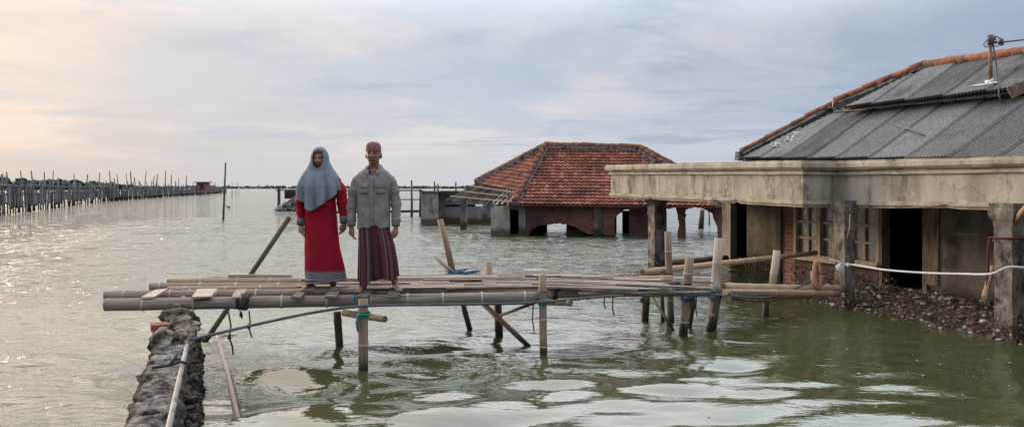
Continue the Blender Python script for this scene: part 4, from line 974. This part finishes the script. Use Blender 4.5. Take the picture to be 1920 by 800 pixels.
    for p, q, r, ml in (((903, 566, 9.9), (984, 642, 9.5), .034, 'bamboo_post'), ((1222, 556, 10.9), (1262, 618, 10.6), .022, 'bamboo_post'), ((1005, 566, 9.3), (940, 590, 10.0), .02, 'post_dark'), ((1303, 548, 10.35), (1283, 600, 10.42), .03, 'post_dark'), ((1372, 560, 10.9), (1436, 566, 11.6), .015, 'mast')):
        m = MB(); a, c = P(*p), P(*q); m.cane([a, (a+c)/2, c+(c-a)*.1], r, r*.9, 8); m.build('brace', ml, b)
    # cross bearers under the deck
    for p, q, r, ml in (((645, 586, 8.95), (722, 598, 8.35), .038, 'bamboo_tan'), ((1070, 568, 8.9), (1015, 566, 9.4), .035, 'bamboo_tan'), ((1300, 551, 11.2), (1368, 553, 10.3), .04, 'bamboo_grey'), ((360, 541, 9.9), (330, 577, 8.3), .04, 'bamboo_grey'), ((1225, 543, 11.3), (1205, 563, 10.), .035, 'bamboo_grey')):
        m = MB(); m.bamboo(P(*p), P(*q), r, 10, .3); m.build('bearer', BAM(ml), b)
    # lashings
    def lash(par, c, ax, r, n, ml, w=.02):
        c = Vector(c); ax = Vector(ax).normalized(); a = ax.cross(Vector((0, .3, 1))).normalized(); bb = ax.cross(a); m = MB(); pts = []
        for k in range(n*12+1):
            th = 2*math.pi*k/12; pts.append(c+(a*math.cos(th)+bb*math.sin(th))*(r+.004*math.sin(k*1.7))+ax*(w*1.5*(k/12-n/2)))
        m.tube(pts, w*.7, 6); m.build('lashing', ml, par)
    X = (1, .08, 0); Zx = (0, 0, 1)
    lash(f1, P(457, 565, 8.50), X, .078, 3, 'rubber', .024); lash(f3, P(1206, 541.5, 10.02), X, .085, 3, 'rubber', .022); lash(f3, P(1171, 543, 9.9), X, .083, 1, 'blue'); lash(f3, P(1270, 540, 10.33), X, .083, 2, 'teal', .014)
    lash(f3, P(1042, 548, 9.40), X, .085, 2, 'rubber', .022); lash(f1, P(664, 565, 8.45), X, .072, 2, 'teal', .007)
    lash(ob[0], P(681, 588, 8.19), Zx, .056, 3, 'teal', .014); lash(ob[0], P(683, 587, 8.19), (.1, 0, 1), .064, 1, 'green', .014); lash(ob[2], P(1018, 565, 8.95), Zx, .05, 3, 'teal', .015); lash(ob[2], P(1017, 543, 8.95), (.3, 0, 1), .05, 2, 'plank', .01)
    lash(ob[8], P(1285, 561, 10.38), (.25, 0, 1), .064, 3, 'blue', .011); lash(ob[8], P(1286, 558, 10.38), (-.3, 0, 1), .064, 2, 'blue', .009); lash(ob[9], P(1340, 560, 10.5), (.2, 0, 1), .068, 3, 'blue', .009); lash(ob[7], P(1254, 513, 11.1), Zx, .055, 2, 'red', .012); lash(ob[9], P(1341, 546, 10.5), (.2, 0, 1), .072, 2, 'teal', .014)
    m = MB(); m.tube([P(672, 588, 8.15), P(669, 605, 8.13), P(671, 622, 8.14)], [.012, .016, .006], 6); m.build('loose_end', 'teal', ob[0])
    m = MB(); m.tube([P(457, 552, 8.32), P(459, 562, 8.29), P(453, 580, 8.28)], [.04, .05, .03], 7); m.build('knot', 'rubber', f1)
    m = MB(); m.tube([P(1335, 545, 10.4), P(1305, 555, 10.32), P(1283, 562, 10.3)], .014, 6); m.build('tie_cord', 'blue', ob[9])
bridge()
# things resting on or hanging from the bridge
for px0, px1, y, Y, w, hgt, ml, lab in ((430, 547, 516, 10.35, .12, .05, 'plank_pale', 'pale short plank on top of the plank stack left of the woman'), (432, 546, 523, 10.33, .13, .05, 'plank', 'grey short plank under the pale one left of the woman'), (400, 436, 522, 10.5, .07, .04, 'post_dark', 'dark short offcut at the left end of the plank stack')):
    m = MB(); m.beam(P(px0, y, Y), P(px1, y+1, Y+.05), w, hgt, (0, 0, 1), .006); tag(m.build('loose_plank', ml), lab, 'plank')
cane_thing('leaning_pole', 'long dark pole slanting down through the deck left of the woman', 'pole', [P(543, 407, 10.6), P(472, 511, 10.4), P(388, 634, 9.9), P(376, 652, 9.8)], .034, .036, 'post_dark')
cane_thing('leaning_stake', 'weathered stake leaning upright behind the man', 'stake', [P(825, 411, 10.6), P(838, 461, 10.6), P(851, 520, 10.55)], .04, .043, 'bamboo_post')
cane_thing('short_lath', 'short pale lath leaning against the stake right of the man', 'lath', [P(818, 482, 10.5), P(834, 497, 10.5), P(852, 514, 10.5)], .028, .028, 'bamboo_white')
m = MB(); random.seed(9)
for i in range(26):
    c = P(R(846, 884), R(511, 518), R(10.3, 10.6)); m.tube([c, c+Vector((R(-.12, .12), R(-.1, .1), R(.0, .06))), c+Vector((R(-.16, .16), R(-.1, .1), R(-.04, .02)))], R(.006, .012), 5)
tag(m.build('blue_cord_tangle', 'blue'), 'tangle of blue cord at the foot of the leaning stake', 'cord')
m = MB(); m.beam(P(806, 522, 10.45), P(862, 518, 10.4), .2, .07, (0, 0, 1), .015); tag(m.build('timber_offcut', 'plank'), 'thick timber offcut under the blue cord tangle', 'timber')
m = MB(); m.beam(P(876, 517, 10.5), P(916, 517, 10.6), .16, .05, (0, 0, 1), .012); tag(m.build('dark_offcut', 'post_dark'), 'dark offcut right of the blue cord tangle', 'timber')
for lab, pts, r in (('longer frayed cord hanging under the left end of the deck', [(428, 584), (433, 610), (430, 632), (436, 650), (437, 664)], .009), ('short knotted cord hanging right of the longer cord', [(467, 582), (469, 604), (466, 612), (472, 632)], .008), ('tiny cord end hanging beside the rubber lashing', [(450, 582), (452, 590), (454, 597)], .008)):
    m = MB(); m.tube([P(x, y, 8.5) for x, y in pts], r, 5)
    k = pts[len(pts)//2]; m.lump(P(k[0], k[1], 8.5), (.02, .02, .03), 3, .4, 1); tag(m.build('frayed_cord', 'float'), lab, 'cord')
for lab, x, y, l in (('thin cord hanging below the deck right of the reddish post', 1000, 575, .3), ('thin twig hanging below the middle of the deck', 1134, 560, .12), ('thin twig hanging below the deck near the black lashing', 1150, 560, .2), ('frayed twig hanging between the two tallest posts', 1306, 565, .2)):
    m = MB(); c = P(x, y, 9.3 if x < 1200 else 10.4); m.tube([c+Vector((0, 0, .08)), c-Vector((.01, 0, l*.5)), c-Vector((-.01, 0, l))], .008, 5); tag(m.build('hanging_twig', 'float'), lab, 'twig')
def smooth(pts, n=6):
    out = []; q = [pts[0]]+pts+[pts[-1]]
    for i in range(1, len(q)-2):
        for k in range(n):
            t = k/n; p0, p1, p2, p3 = q[i-1], q[i], q[i+1], q[i+2]
            out.append(.5*((2*p1)+(p2-p0)*t+(2*p0-5*p1+4*p2-p3)*t*t+(3*p1-p0-3*p2+p3)*t**3))
    return out+[pts[-1]]
m = MB(); m.tube(smooth([P(355, 637, 7.05), P(470, 610, 7.5), P(590, 585, 7.95), P(690, 573, 8.12), P(850, 570.5, 8.55), P(1000, 567, 8.82), P(1140, 555, 9.2), P(1240, 553.5, 9.9), P(1340, 552.5, 10.35), P(1400, 557, 10.75), P(1440, 557, 11.05), P(1480, 546, 11.5), P(1530, 520, 12.05), P(1572, 498, 12.4)]), .0145, 8)
tag(m.build('water_hose', 'pipe'), 'long blue grey hose strung along the footbridge to the middle column', 'hose')
m = MB(); m.tube(smooth([P(1572, 497, 12.38), P(1600, 496, 12.2), P(1655, 505, 11.5), P(1730, 511, 10.8), P(1800, 513, 10.2), P(1858, 513, 9.70), P(1895, 500, 9.62), P(1960, 507, 9.5)]), .015, 6)
tag(m.build('pale_rope', 'rope'), 'pale rope sagging between the middle and nearest columns', 'rope')
m = MB(); m.tube(smooth([P(1556, 486, 12.4), P(1572, 490, 12.35), P(1590, 499, 12.36)]), .014, 6); m.lump(P(1575, 501, 12.3), (.06, .05, .07), 4, .4, 2); m.lump(P(1590, 497, 12.3), (.035, .035, .035), 5, .4, 2)
tag(m.build('rope_knot', 'rope'), 'pale rope knot on the middle column where the hose ends', 'knot')
# split bamboo in the water by the wall
def split_cane():
    p = [P(408, 629, 7.3), P(424, 690, 6.85), P(440, 760, 6.55), P(452, 800, 6.4)]
    t = thing('split_bamboo', 'split pale bamboo standing in the water right of the stone wall', 'bamboo', Vector((p[3].x, p[3].y, -.1)))
    p[3].z = -.15; p[0].z += .0
    m = MB(); m.cane(smooth(p), .014, .03, 8); m.build('strip', 'bamboo_white', t)
    m = MB(); m.cane([q+Vector((.035, .03, -.06)) for q in p[1:]], .012, .018, 6); m.build('strip', 'frame_dark', t)
split_cane()
m = MB(); random.seed(31)
for i in range(170):
    x, y = R(1.0, 7.5), R(4.6, 9.5)
    if random.random() < .35: x = R(-1.5, 2)
    a = R(.003, .009); m.lump((x, y, .01), (a*R(1, 2.5), a, .003), i, .4, 1)
tag(m.build('floating_flecks', 'speck'), 'pale foam flecks floating on the green water near the house', 'flecks', None, 'stuff')
m = MB(); c = PZ(1735, 625, 0); m.lump(c+Vector((0, 0, .02)), (.06, .03, .02), 3, .4, 2); m.tube([c, c+Vector((.05, 0, .06))], .012, 5); tag(m.build('drift_leaf', 'float'), 'dark scrap floating on the green water below the doorway', 'scrap')

# ================================================================ the two people
def ell_loft(rings, n=64, fold=None):
    """rings (z, cx, cy, rx, ry[, power]) bottom to top -> rows of points, theta 0 = front (toward -y)"""
    rows = []
    zs = [r[0] for r in rings]
    m = 46; out = []
    for k in range(m+1):
        z = zs[0]+(zs[-1]-zs[0])*k/m
        i = max(j for j in range(len(zs)-1) if zs[j] <= z+1e-9)
        t = (z-zs[i])/(zs[i+1]-zs[i]); t2 = t*t*(3-2*t)*.5+t*.5
        out.append([a+(b-a)*t2 for a, b in zip(rings[i], rings[i+1])])
    for r in out:
        z, cx, cy, rx, ry = r[:5]; row = []
        for j in range(n):
            th = 2*math.pi*j/n; k = fold(th, z) if fold else 0
            s, c = math.sin(th), math.cos(th); pw = .82
            x = math.copysign(abs(s)**.9, s)*rx; y = -math.copysign(abs(c)**.9, c)*ry
            row.append(Vector((cx+x*(1+k), cy+y*(1+k), z)))
        rows.append(row)
    return rows
def body(root, name, base, parts, head, mats):
    """all volumes fused into one skin with a voxel remesh"""
    m = MB()
    for pts, rad, flat in parts: 
        n0 = len(m.f); m.tube(pts, rad, 14, True, flat)
    hz_, hs, hx, hy = head
    # skull, face
    n1, n2 = 40, 56; rows = []
    for i in range(n1+1):
        ph = math.pi*i/n1; row = []
        for j in range(n2):
            th = 2*math.pi*j/n2; v = Vector((math.sin(ph)*math.sin(th), -math.sin(ph)*math.cos(th), -math.cos(ph)))
            x, y, z = v.x*.074, v.y*.094, v.z*.118
            if v.z < 0: x *= 1-.25*(-v.z)**1.6; y = y*(1-.12*(-v.z)) - (.012*(-v.z) if y < 0 else -.0)
            if v.z < -.1 and v.y > 0: y *= 1-.35*min(1, (-v.z-.1)*1.4)
            fr = max(0, -v.y)
            g = lambda cx, cz, sx, sz: math.exp(-((x-cx)/sx)**2-((z-cz)/sz)**2)*(fr > .3)
            y += .010*(g(-.031, .004, .015, .012)+g(.031, .004, .015, .012)) - .006*(g(-.03, .026, .022, .008)+g(.03, .026, .022, .008))
            y -= .020*g(0, -.022, .012, .016)+.011*g(0, .0, .008, .022)+.006*(g(-.014, -.027, .008, .007)+g(.014, -.027, .008, .007))
            y -= .007*g(0, -.055, .024, .007)+.007*g(0, -.067, .02, .006)-.004*g(0, -.061, .024, .002)+.006*g(0, -.095, .02, .012)
            y -= .005*(g(-.045, -.02, .016, .018)+g(.045, -.02, .016, .018))
            row.append(Vector((hx+x*hs, hy+y*hs, hz_+z*hs)))
        rows.append(row)
    m.grid(rows, True)
    for s in (-1, 1):
        m.lump((hx+s*.076*hs, hy+.008, hz_-.01), (.016, .024, .036), 2, .05, 3)
    ob = m.build(name, ['skin'], None, (0, 0, 0))
    bm = bmesh.new(); bm.from_mesh(ob.data); bmesh.ops.remove_doubles(bm, verts=bm.verts, dist=1e-6); bmesh.ops.recalc_face_normals(bm, faces=bm.faces); bm.to_mesh(ob.data); bm.free()
    md = ob.modifiers.new('r', 'REMESH'); md.mode = 'VOXEL'; md.voxel_size = .0046; md.use_smooth_shade = True
    ms = ob.modifiers.new('s', 'SMOOTH'); ms.iterations = 2; ms.factor = .5
    dg = bpy.context.evaluated_depsgraph_get(); dg.update(); me = bpy.data.meshes.new_from_object(ob.evaluated_get(dg))
    old = ob.data; ob.modifiers.clear(); ob.data = me; bpy.data.meshes.remove(old); me.name = name
    me.materials.clear()
    for k in ('skin', 'lip', 'brow', 'eye'): me.materials.append(M[k])
    for p in me.polygons:
        p.use_smooth = True
        x, y, z = (p.center.x-hx)/hs, (p.center.y-hy)/hs, (p.center.z-hz_)/hs
        if y < -.05 and abs(z) < .12 and abs(x) < .07:
            ax = abs(x)
            if ax < .023 and -.072 < z < -.051: p.material_index = 1
            elif .012 < ax < .05 and .020+.10*(ax-.03)*(ax < .03) < z < .028: p.material_index = 2
            elif .017 < ax < .044 and -.001 < z < .008: p.material_index = 3
    ob.location = base; ob.parent = None
    ob.parent = root; ob.location = (0, 0, 0)
    return ob
def hand_parts(w, side, curl=.5, yaw=0.):
    """palm, four fingers and thumb hanging from the wrist w; side -1/+1; palm faces the thigh"""
    out = []; inw = -side; w = Vector(w)
    d = Vector((inw*.08, -.12, -1)).normalized(); fwd = Vector((inw*.35, -.93, .1)).normalized(); nrm = d.cross(fwd).normalized()
    if nrm.x*inw < 0: nrm = -nrm                       # toward the palm side
    out.append(([w+Vector((0, 0, .05)), w, w+d*.03, w+d*.06, w+d*.088], [.025, .026, .031, .033, .026], .62))
    out.append(([w+d*.03-fwd*.022, w+d*.088-fwd*.028], [.016, .013], 1)); out.append(([w+d*.03+fwd*.022, w+d*.088+fwd*.028], [.017, .013], 1))
    for k, (o, l) in enumerate(((.029, .068), (.0105, .076), (-.0085, .07), (-.027, .055))):
        p = w+d*.08+fwd*o; a = d; pts = [p-d*.02, p]; c = curl*(1+.15*k)
        for s_, an in ((.45, c*.6), (.32, c*1.3), (.23, c*1.7)):
            a = (d*math.cos(an)+nrm*math.sin(an)+fwd*o*.8).normalized(); pts.append(pts[-1]+a*l*s_)
        out.append((pts, [.0098, .0098, .0092, .0085, .0072], 1))
    p = w+d*.02+fwd*.026; out.append(([p, p+d*.028+fwd*.02+nrm*.006, p+d*.055+fwd*.024+nrm*.012, p+d*.078+fwd*.018+nrm*.016], [.014, .0125, .0105, .008], 1))
    return out
def foot_parts(a, yaw):
    """ankle a (at .08 above ground), toes pointing along yaw from -y"""
    f = Vector((math.sin(yaw), -math.cos(yaw), 0)); s = Vector((f.y, -f.x, 0)); g = Vector((a[0], a[1], 0)); up = Vector((0, 0, 1))
    out = [([g-f*.05+up*.035, g-f*.01+up*.042, g+f*.06+up*.038, g+f*.12+up*.024, g+f*.155+up*.018], [.03, .036, .036, .034, .026], .62),
           ([Vector(a)+up*.06, Vector(a), g+up*.045+f*.01], [.032, .034, .036], 1)]
    for k, o in enumerate((-.03, -.012, .004, .019, .032)):
        sgn = 1 if yaw <= 0 else -1; r = (.0125, .0095, .009, .0088, .0085)[k]; l = (.052, .05, .044, .036, .028)[k]
        p = g+f*.135+s*(o*sgn)+up*.013; out.append(([p, p+f*l*.6, p+f*l], [r, r, r*.8], 1))
    return out

def sleeve(m, pts, rad, seed, n=20):
    pts = smooth(pts, 8); k = len(pts); rr = []
    for i in range(k):
        t = i/(k-1)*(len(rad)-1); a = int(min(t, len(rad)-2)); rr.append(rad[a]+(rad[a+1]-rad[a])*(t-a)+.004*math.sin(i*1.9+seed)+.004*math.sin(i*.83+seed*3))
    o = len(m.v); m.tube(pts, rr, n, True)
    for q in range(o, len(m.v)): m.v[q] = m.v[q]+Vector((1, .8, .4))*.011*noise.noise(m.v[q]*15+Vector((seed, 0, 0)))
SC = .00589/2.58

def woman():
    base = P(600, 352, 8.92); base.z = .742
    root = thing('person', 'woman in red dress and blue grey hijab standing on the bamboo bridge', 'person', base)
    wl, wr = Vector((-.205, -.03, .725)), Vector((.278, -.03, .755))
    parts = [([Vector((0, .01, .75)), Vector((0, .01, .95)), Vector((0, .01, 1.1)), Vector((0, .01, 1.2)), Vector((0, .015, 1.26)), Vector((0, .01, 1.31)), Vector((0, -.005, 1.40))], [.135, .12, .125, .12, .07, .05, .05], .8)]
    for s, w, e, sh in ((-1, wl, Vector((-.215, .01, .97)), Vector((-.155, .01, 1.215))), (1, wr, Vector((.243, .01, .985)), Vector((.165, .01, 1.215)))):
        parts.append(([Vector((s*.06, .01, 1.2)), sh, (sh+e)/2, e, (e+w)/2, w], [.05, .045, .038, .034, .031, .023], 1)); parts += hand_parts(w, s, .55)
    for s, ft, yaw in ((-1, (-.10, .0, .08), -.45), (1, (.145, .0, .08), .35)):
        parts.append(([Vector((s*.08, .01, .8)), Vector((ft[0]*.9, .0, .43)), Vector((ft[0]*.95, .02, .28)), Vector(ft)], [.085, .055, .05, .032], 1)); parts += foot_parts(ft, yaw)
    body(root, 'body', base, parts, (1.455, 1.0, -.003, -.005), None)
    off = lambda rows: [[base+p for p in r] for r in rows]
    def fold(th, z):
        a = max(.2, min(1, (1.15-z)/.8)); return a*(.09*(abs(math.sin(2.5*th+1+1.5*z))**.7-.6)*1.4+.03*math.sin(9*th+3.4*z)+.02*math.sin(3*th-2))+.07*(.22-abs(noise.noise(Vector((math.sin(th)*2.5+z*2, math.cos(th)*2.5, z*3.5)))))
    rings = [(.085, .072, .0, .215, .17), (.22, .06, .0, .207, .165), (.45, .036, .0, .19, .155), (.7, .016, .0, .178, .15), (.86, .008, .0, .174, .142), (1.0, 0, .0, .172, .135), (1.14, 0, .01, .178, .125), (1.23, 0, .015, .16, .1), (1.275, 0, .015, .1, .08), (1.30, 0, .01, .062, .062)]
    rows = ell_loft(rings, 84, fold)
    k = max(i for i, r in enumerate(rows) if r[0].z < .222)
    for r in rows[:2]:
        for p in r: p.z += .035*math.sin(math.atan2(p.x, -p.y)*1.0)*.6
    m = MB(); rr = off(rows[k:]); m.grid(rr, True); d = m.build('dress', 'dress', root)
    m = MB(); m.grid(off([[Vector((p.x*1.004, p.y*1.004, p.z)) for p in r] for r in rows[:k+1]]), True, uvf=lambda i, j: (j*.02, rows[min(i, k)][0].z)); m.build('hem', 'hem', d)
    for pts, rad, sd_ in (([Vector((-.12, .01, 1.225)), Vector((-.19, .01, 1.12)), Vector((-.215, .01, .97)), Vector((-.205, -.02, .79))], [.075, .07, .058, .046], 1), ([Vector((.13, .01, 1.225)), Vector((.215, .01, 1.12)), Vector((.243, .01, .985)), Vector((.272, -.02, .815))], [.075, .07, .06, .047], 2)):
        m = MB(); sleeve(m, [base+p for p in pts], rad, sd_); m.build('sleeve', 'dress', d)
        m = MB(); e = pts[-1]; w = wl if sd_ == 1 else wr; dd = (w-e).normalized(); m.tube([base+e-dd*.01, base+e+dd*.03, base+e+dd*.068], [.049, .05, .048], 20, True); m.build('cuff', 'hem', d)
    # hijab: hood round the face, cape over the shoulders
    n = 96; rows = []
    top = 1.595
    def hood(z):
        if z > 1.46: u = (z-1.46)/(top-1.46); k = math.sqrt(max(0., 1-u*u)); return .095*k+.002, .112*k+.002
        q = (1.46-z)/.13; return .097+.063*q**1.5, .114+.006*q
    for i in range(29):                                   # hood
        z = top-i/28*(top-1.33); rx, ry = hood(z)
        rows.append([Vector((-.003+math.sin(2*math.pi*j/n)*rx*(1+.014*math.sin(j*.9+z*20)), .004-math.cos(2*math.pi*j/n)*ry, z)) for j in range(n)])
    nc = 34
    for i in range(1, nc+1):                              # cape
        t = i/nc; row = []
        for j in range(n):
            th = 2*math.pi*j/n; fl = max(0, math.cos(th+.12))**3
            hem = 1.085+.02*math.sin(th)-.185*fl-.05*max(0, -math.cos(th))+.012*math.sin(7*th)
            z = 1.33+(hem-1.33)*t; zz = max(0, min(1, (1.33-z)/.24)); ex = math.sin(zz*math.pi/2)**.85
            rx = .160+(.25-.160)*ex; ry = .12+(.185-.12)*min(1, zz*1.4)**.8
            g1 = abs(math.sin(4.5*th+.4+.5*math.sin(3*th)))**.6-.6; g2 = math.sin(11*th+2.2+z*3)
            f = t**.8*(.20*g1+.10*g2+.04*math.sin(23*th)+.16*math.exp(-((math.atan2(math.sin(th), math.cos(th))+.1)/.13)**2))+.10*min(1, t*4)*noise.noise(Vector((math.sin(th)*5, math.cos(th)*5, z*3)))
            row.append(Vector((math.sin(th)*rx*(1+f*(.45+.55*abs(math.cos(th))))-.004, -math.cos(th)*ry*(1+f*1.3)+.004, z)))
        rows.append(row)
    def inface(i, j):
        if i >= 32: return False
        p = (rows[i][j]+rows[i+1][(j+1) % n])/2; return p.y < 0 and ((p.x+.003)/.063)**2+((p.z-1.456)/.106)**2 < 1
    m = MB(); m.grid(off(rows), True, skip=inface); hj = m.build('hijab', 'hijab', root)
    sol = hj.modifiers.new('thickness', 'SOLIDIFY'); sol.thickness = .004
    edge = []
    for k in range(41):
        a = 2*math.pi*k/40; x, z = .064*math.cos(a), 1.456+.107*math.sin(a)
        rxz, ryz = hood(min(z, top-.012)); y = .004-ryz*math.sqrt(max(.05, 1-(x/max(rxz, abs(x)+.002))**2)); edge.append(base+Vector((x-.003, y-.001, z)))
    m = MB(); m.tube(edge, .0055, 8, False); m.build('hijab_edge', 'hijab', hj)
    m = MB(); rr = []
    for i in range(8):                                    # dark underscarf above the brow
        a = i/7*.45; rr.append([base+Vector((-.003+math.sin(t)*.079*math.cos(a*1.2), -.002-math.cos(t)*.101*math.cos(a*1.2), 1.53+.045*math.sin(a*1.2)/math.sin(1.2))) for t in [-1.2+2.4*j/16 for j in range(17)]])
    m.grid(rr); m.build('underscarf', 'rubber', root)
def man():
    base = P(701, 352, 8.82); base.z = .742
    root = thing('person', 'man in grey shirt, striped maroon sarong and knitted cap on the bridge', 'person', base)
    wl, wr = Vector((-.243, -.03, .70)), Vector((.247, -.03, .70))
    parts = [([Vector((0, .01, .72)), Vector((0, .01, .9)), Vector((0, .01, 1.1)), Vector((0, .01, 1.22)), Vector((0, .015, 1.295)), Vector((0, .012, 1.36)), Vector((0, -.005, 1.44))], [.135, .135, .14, .13, .085, .06, .058], .78)]
    for s, w in ((-1, wl), (1, wr)):
        sh, e = Vector((s*.165, .01, 1.215)), Vector((s*.232, .01, .98))
        parts.append(([Vector((s*.06, .01, 1.21)), sh, (sh+e)/2, e, (e+w)/2, w], [.045, .042, .038, .034, .031, .025], 1)); parts += hand_parts(w, s, .6)
    for s, ft, yaw in ((-1, (-.125, -.02, .08), -.12), (1, (.222, .08, .08), .5)):
        parts.append(([Vector((s*.09, .01, .8)), Vector((ft[0]*.55, .0, .45)), Vector((ft[0]*.75, ft[1]*.5, .25)), Vector(ft)], [.085, .055, .05, .035], 1)); parts += foot_parts(ft, yaw)
    body(root, 'body', base, parts, (1.505, 1.04, -.002, -.01), None)
    off = lambda rows: [[base+p for p in r] for r in rows]
    def fold(th, z):
        return .10*(abs(noise.noise(Vector((math.sin(th)*2.2+z*2.5, math.cos(th)*2.2, z*5))))-.2)+.10*(.25-abs(noise.noise(Vector((math.sin(th)*3, math.cos(th)*3-z*3, z*8+5)))))+.02*noise.noise(Vector((math.sin(th)*6, math.cos(th)*6, z*13+th*2+2)))+max(0, (1.0-z))*.03*math.sin(7*th+z*5)
    rings = [(.705, .0, 0, .178, .142), (.80, 0, 0, .176, .142), (.95, 0, 0, .178, .14), (1.1, 0, 0, .19, .138), (1.2, 0, .0, .207, .13), (1.27, 0, .005, .196, .118), (1.315, 0, .01, .155, .104), (1.35, 0, .015, .108, .09), (1.385, 0, .012, .074, .076)]
    rows = ell_loft(rings, 84, fold); m = MB()
    for i, r in enumerate(rows[:6]):
        for p in r: p.z += (1-i/6)*(.012*math.sin(math.atan2(p.x, -p.y)*3+1)+.01*math.sin(math.atan2(p.x, -p.y)*7))
    m.grid(off(rows), True, skip=lambda i, j: rows[i][0].z > 1.262 and min(j, 83-j) < (rows[i][0].z-1.255)*84/6.28*5.5); s_ = m.build('shirt', 'shirt', root)
    sol = s_.modifiers.new('thickness', 'SOLIDIFY'); sol.thickness = .004
    for s in (-1, 1):
        pts = [Vector((s*.09, .012, 1.262)), Vector((s*.168, .01, 1.225)), Vector((s*.216, .01, 1.13)), Vector((s*.243, .012, .98)), Vector((s*.246, -.015, .77))]
        m = MB(); sleeve(m, [base+p for p in pts], [.045, .062, .060, .055, .049], 3+s); sl_ = m.build('sleeve', 'shirt', s_)
        m = MB(); e = pts[-1]; w = wl if s < 0 else wr; dd = (w-e).normalized(); m.tube([base+e-dd*.012, base+e+dd*.0, base+e+dd*.055], [.047, .049, .047], 20); m.build('cuff', 'shirt', sl_)
        # pocket and flap
        def yat(x, z):
            i = min(range(len(rows)), key=lambda k: abs(rows[k][0].z-z)); return min(rows[i], key=lambda p: abs(p.x-x)+(p.y > 0)*9).y
        def patch(x0, x1, z0, z1, lift, sag=0., nx=8, nzz=5):
            out = []
            for j in range(nzz):
                z = z0+(z1-z0)*j/(nzz-1); out.append([base+Vector((x0+(x1-x0)*i/(nx-1), yat(x0+(x1-x0)*i/(nx-1), z)-lift, z-sag*(1-j/(nzz-1))*(1-abs(2*i/(nx-1)-1)))) for i in range(nx)])
            return out
        x0, x1 = (.045, .135) if s > 0 else (-.135, -.045)
        m = MB(); m.grid(patch(x0, x1, 1.07, 1.17, .004)); pk = m.build('pocket', 'shirt', s_); sol = pk.modifiers.new('t', 'SOLIDIFY'); sol.thickness = .006; sol.offset = 0
        m = MB(); m.grid(patch(x0-.006, x1+.006, 1.145, 1.185, .013, .012)); fl = m.build('pocket_flap', 'shirt', s_); sol = fl.modifiers.new('t', 'SOLIDIFY'); sol.thickness = .008; sol.offset = 0
    m = MB(); rr = [[], [], [], []]                     # turned-down collar, open at the throat
    for j in range(41):
        a = .38+(2*math.pi-.76)*j/40; fr = (1+math.cos(a))/2; pt = fr**6
        for q, (rd, z) in enumerate(((.073, 1.35-.055*fr), (.074+.012*fr, 1.405-.078*fr), (.086+.016*fr, 1.404-.082*fr), (.106+.026*pt, 1.356-.055*fr-.05*pt))):
            rr[q].append(base+Vector((math.sin(a)*rd, .012-math.cos(a)*rd*1.02-.012*fr*(q > 1), z)))
    m.grid(rr); cl = m.build('collar', 'shirt', s_); sol = cl.modifiers.new('t', 'SOLIDIFY'); sol.thickness = .005
    m = MB(); m.grid(patch(-.018, .018, .72, 1.255, .005, 0, 4, 24)); pl = m.build('placket', 'shirt', s_); sol = pl.modifiers.new('t', 'SOLIDIFY'); sol.thickness = .006; sol.offset = 0
    for z in (.78, .9, 1.02, 1.14, 1.235):
        m = MB(); c = base+Vector((0, yat(0, z)-.011, z)); m.tube([c, c+Vector((0, -.004, 0))], .007, 8); m.build('button', 'mast', s_)
    # open neck of skin is part of the body; sarong with gathered front pleats
    def sfold(th, z):
        c = math.atan2(math.sin(th), math.cos(th)); g = math.exp(-(c/.55)**2); lo = max(0, min(1, (.75-z)/.55))
        return (.04*(z < .72)+.96*lo)*(g*.26*math.sin(15*c+.8)+.14*(abs(math.sin(3.5*th+1.2))**.7-.6)+.05*math.sin(11*th+z*2))+.015*noise.noise(Vector((math.sin(th)*4, math.cos(th)*4, z*7)))
    rings = [(.118, .046, .03, .212, .165), (.3, .04, .02, .207, .16), (.5, .026, .005, .195, .15), (.66, .005, 0, .176, .136), (.72, 0, 0, .166, .128), (.78, 0, 0, .155, .118)]
    rows2 = ell_loft(rings, 120, sfold)
    for i, r in enumerate(rows2[:8]):
        k = 1-i/8
        for p in r:
            a = math.atan2(p.x-.03, -p.y); p.z += k*(.03*math.sin(a*1.0)+.02*math.sin(3*a+1)-.045*math.exp(-((a+.75)/.35)**2)+.035*math.exp(-((a+.15)/.25)**2))
    m = MB(); m.grid(off(rows2), True, uvf=lambda i, j: (j*.0104, i*.014)); sa = m.build('sarong', 'sarong', root); sol = sa.modifiers.new('t', 'SOLIDIFY'); sol.thickness = .004
    m = MB(); rr = []
    for j, (z, k) in enumerate(((1.534, .985), (1.555, 1.0), (1.585, .985), (1.607, .94), (1.625, .83), (1.637, .6), (1.642, .25))):
        rr.append([base+Vector((-.002+math.sin(2*math.pi*q/32)*.084*k, -.008-math.cos(2*math.pi*q/32)*.105*k, z+.006*math.cos(2*math.pi*q/32))) for q in range(32)])
    m.grid(rr, True); m.face([len(m.v)-32+q for q in range(32)]); m.build('cap', 'capcloth', root)
woman(); man()
